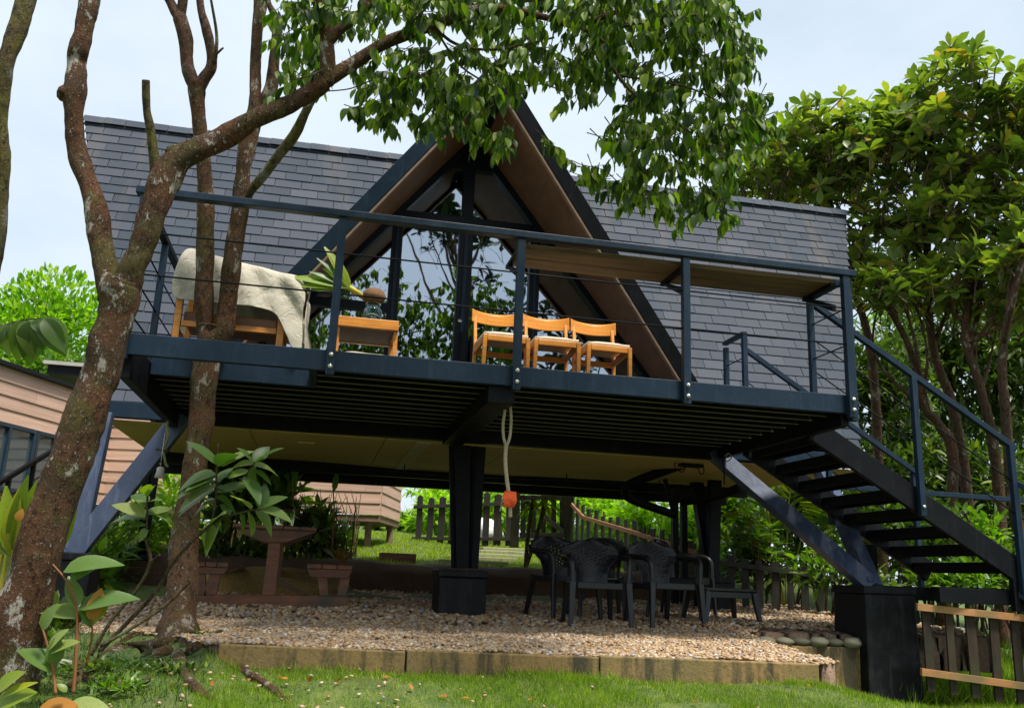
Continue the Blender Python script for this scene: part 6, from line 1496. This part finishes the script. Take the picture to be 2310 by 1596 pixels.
# grass tufts at the tree foot
def tuft(label, x, y, D, n, h, mat='grass_dark', spread=1.0):
    p = PD(x, y, D); z = float(gz(p[0], p[1])); t = thing('grass_tuft', label, 'grass tuft', (p[0], p[1], z)); b_ = leaf_tpl(.055, 1, .55, .1, 6)
    k = n; a = rng.random(k)*6.28; el = rng.uniform(.5, 1.4, k); d = np.stack([np.cos(a)*spread, np.sin(a)*spread, el], 1)
    pos = np.tile([p[0], p[1], z], (k, 1))+rng.normal(size=(k, 3))*[.03, .03, .004]; s = h*rng.uniform(.6, 1.2, k)
    scatter(t, b_, frames(pos, d, np.tile([0, 0, 1.], (k, 1)), s*1.2, s), mat, min(n, 60), 'blade', 'blades')
for (x, y, D, n, h, lb) in ((297, 1490, 5.0, 90, .20, 'spidery long-bladed grass tuft in front of the double-stem tree base'), (360, 1500, 4.9, 60, .16, 'grass tuft just right of the spidery tuft'), (250, 1510, 4.8, 50, .15, 'grass tuft left of the spidery tuft'), (470, 1440, 5.8, 60, .14, 'weedy tuft between the tree base and the kerb wall'), (200, 1570, 4.2, 50, .16, 'grass tuft beside the red stalks at the bottom left'), (560, 1480, 5.4, 40, .12, 'small weed tuft at the left end of the kerb wall'), (100, 1480, 4.6, 50, .15, 'grass tuft right behind the leaning trunk foot')):
    tuft(lb, x, y, D, n, h)
# weeds with small round leaves at the kerb's left end
shrub('creeping_weed', 'low creeping weeds between the tree foot and the left end of the kerb', (455, 1460), 5.9, 50, 16, .25, 420, .045, 'leaf_under', 60, obl_tpl, 201, .6, None, 2, cat='weed')
shrub('creeping_weed', 'low creeping weeds in front of the spidery tuft', (380, 1530), 4.9, 90, 10, .25, 420, .04, 'leaf_deep', 60, obl_tpl, 202, .6, None, 2, cat='weed')

for i, (x, y, D, rx, ry, n, ll, mt, lb) in enumerate(((80, 1450, 5.2, 60, 26, 260, .075, 'leaf_under', 'small-leaved weeds right of the leaning trunk foot'), (210, 1500, 4.8, 70, 22, 300, .06, 'leaf_deep', 'dark small-leaved weeds between the red stalks and the tree base'), (330, 1450, 5.4, 60, 20, 260, .055, 'leaf_under', 'fresh weeds over the tree roots'), (30, 1500, 4.9, 40, 60, 240, .10, 'leaf_under', 'leafy weeds half hidden behind the leaning trunk foot'), (260, 1560, 4.4, 70, 16, 260, .05, 'leaf_under', 'low weeds at the bottom left lawn edge'), (120, 1400, 6.4, 60, 40, 220, .11, 'leaf_deep', 'dark leafy weeds in front of the left black pier'))):
    shrub('undergrowth', lb, (x, y), D, rx, ry, .22, n, ll, mt, 40, obl_tpl, 220+i, .6, None, 3, cat='weed')
# stones by the left pier
for (x, y, D, s, lb) in ((95, 1440, 5.8, .10, 'flat pale stone at the foot of the left pier'), (100, 1495, 4.9, .09, 'rounded stone half under the red stalked plants'), (265, 1335, 8.2, .12, 'flat stone at the back left edge of the gravel')):
    p = PD(x, y, D); z = float(gz(p[0], p[1])); tag(MB().blob((p[0], p[1], z+.02), (s*1.6, s, s*.5), int(x), 2, .3).build('stone', 'grey_slab', None, True), lb, 'stone')

# ================================================================== GRASS
blade_v = [(-.5, 0, 0), (.5, 0, 0), (.32, .5, .06), (-.32, .5, .06), (0, 1, .28)]; blade_f = [(0, 1, 2, 3), (3, 2, 4)]
def grass(name, n, x0, x1, y0, y1, h, w, mat, inside, label, dens=None, zf=None):
    x = rng.uniform(x0, x1, n); y = rng.uniform(y0, y1, n); q = inside(x, y); x, y = x[q], y[q]; n = len(x)
    k = np.array([noise.noise(Vector((a*1.7, b*1.7, 0)))+.5*noise.noise(Vector((a*6, b*6, 3))) for a, b in zip(x, y)])
    keep = rng.random(n) < np.clip(.75+k*1.2, .15, 1); x, y, k = x[keep], y[keep], k[keep]; n = len(x)
    d = rng.normal(size=(n, 3))*.45; d[:, 2] = 1; hh = h*rng.uniform(.4, 1.2, n)*(1+.5*k)
    zz = gz(x, y)+bumpy(x, y) if zf is None else zf(x, y)
    A = frames(np.stack([x, y, zz-.004], 1), d, rng.normal(size=(n, 3))+.001, w*rng.uniform(.7, 1.3, n), hh)
    o = field(name, blade_v, blade_f, A, mat, tint=np.clip(rng.random(n)*.6+.4*(k+.5), 0, 1)*.97); return tag(o, label, 'grass')
soil = lambda x, y: (x > -.5) | (rng.random(len(x)) < .33)
grass('lawn_grass', 190000, -1.6, 5.6, 3.9, 5.75, .038, .0036, 'grass', lambda x, y: (y < wally(x)-.01) & soil(x, y), 'short bright green lawn grass in front of the kerb wall')
grass('kerb_grass', 9000, -.6, 3.3, 5.15, 5.72, .075, .004, 'grass', lambda x, y: (y < wally(x)-.005) & (y > wally(x)-.07), 'longer grass fringe growing along the foot of the kerb wall')
grass('side_grass', 60000, 3.2, 8.5, 5.3, 8.6, .05, .005, 'grass', lambda x, y: ~((x < 5.3) & (y > 7.4)) & ~ingravel(x, y), 'lawn grass running down past the thick pier to the picket fence')
grass('long_grass', 16000, 5.0, 9.5, 7.2, 10, .30, .010, 'grass', lambda x, y: (y > 7.25), 'long unmown grass behind the orange-railed picket fence')
grass('mound_grass', 26000, -3.0, -.5, 4.2, 8.5, .05, .005, 'grass_dark', lambda x, y: ~ingravel(x, y), 'thin dark grass on the bare mound around the tree feet')
grass('terrace_grass', 90000, -3, 6.5, 11.6, 18, .055, .011, 'grass', lambda x, y: x > -9, 'bright grass on the terrace behind the gravel bed')
# fallen orange leaves on the lawn
fm = tpl_mesh('fallen_leaf', leaf_tpl(.55, 1, -.2, .3, 3), 'leaf_brown')
FL = [(755, 1552), (810, 1558), (690, 1500), (880, 1502), (650, 1541), (545, 1525), (510, 1440), (1010, 1583), (980, 1500), (1060, 1588), (640, 1545), (700, 1552), (1190, 1592), (1830, 1560), (1560, 1590), (480, 1560), (560, 1548), (380, 1560), (860, 1540), (930, 1570)]
od = ['first', 'second', 'third', 'fourth', 'fifth', 'sixth', 'seventh', 'eighth', 'ninth', 'tenth', 'eleventh', 'twelfth', 'thirteenth', 'fourteenth', 'fifteenth', 'sixteenth', 'seventeenth', 'eighteenth', 'nineteenth', 'twentieth']
rank = sorted(range(len(FL)), key=lambda i: FL[i][0]); FLL = {}
for k_, i_ in enumerate(rank): FLL[i_] = 'curled orange fallen leaf on the lawn, '+od[k_]+' counted from the left edge'
for i, (x, y) in enumerate(FL):
    best = min(np.arange(3.4, 6.4, .02), key=lambda d_: abs(PD(x, y, d_)[2]-float(gz(*PD(x, y, d_)[:2])))); p = PT(x, y, best)
    o = bpy.data.objects.new('fallen_leaf', fm); COL.objects.link(o); s = random.uniform(.035, .06)
    o.location = (p.x, p.y, float(gz(p.x, p.y))+.03); o.rotation_euler = (random.uniform(-.6, .6), random.uniform(-.6, .6), random.uniform(0, 6)); o.scale = (s, s, s)
    side = 'left' if x < 600 else 'middle' if x < 1000 else 'right'
    tag(o, FLL[i], 'leaf', 'fallen orange leaves on the lawn')

# ================================================================== TREES BEHIND THE VIEWER (seen only in the glass)
broad_tree('garden_tree', 'broad-leaved garden tree mirrored in the gable glass', (4.8, -6.5, -.1), [(4.8, -6.5, -.1), (4.6, -6.5, 3), (4.2, -6.4, 6), (3.8, -6.2, 8.5), (3.4, -6, 10)], [((3.6, -6.0, 11.2), (2.3, 1.5, 1.5), 1), ((5.4, -6.2, 8.8), (1.7, 1.4, 1.8), 1), ((2.2, -6, 12.0), (1.6, 1.2, 1.0), .5), ((4.6, -6, 6.8), (1.3, 1.2, .9), .35)], 120, .40, 'leaf_silhouette', seed=31, cap=0, stems=26, r0=.16)
broad_tree('garden_tree', 'slender garden tree with low crown mirrored at the right of the glass', (7.2, -5.5, 0), [(7.2, -5.5, 0), (7.0, -5.5, 2.5), (6.6, -5.4, 5), (6.3, -5.3, 7)], [((6.3, -5.3, 7.3), (1.3, 1.2, 1.4), 1), ((7.4, -5.4, 9.2), (1.6, 1.2, 1.4), .8)], 60, .38, 'leaf_silhouette', seed=33, cap=0, stems=14, r0=.12)
broad_tree('garden_tree', 'bare forked garden tree mirrored in the lower left pane', (-.9, -4.5, 0), [(-.9, -4.5, 0), (-.9, -4.5, 3), (-.8, -4.5, 5.5), (-.5, -4.5, 8)], [((.2, -4.5, 9.2), (1.0, .8, .6), 1)], 14, .35, 'leaf_silhouette', seed=35, cap=0, stems=6, r0=.11)
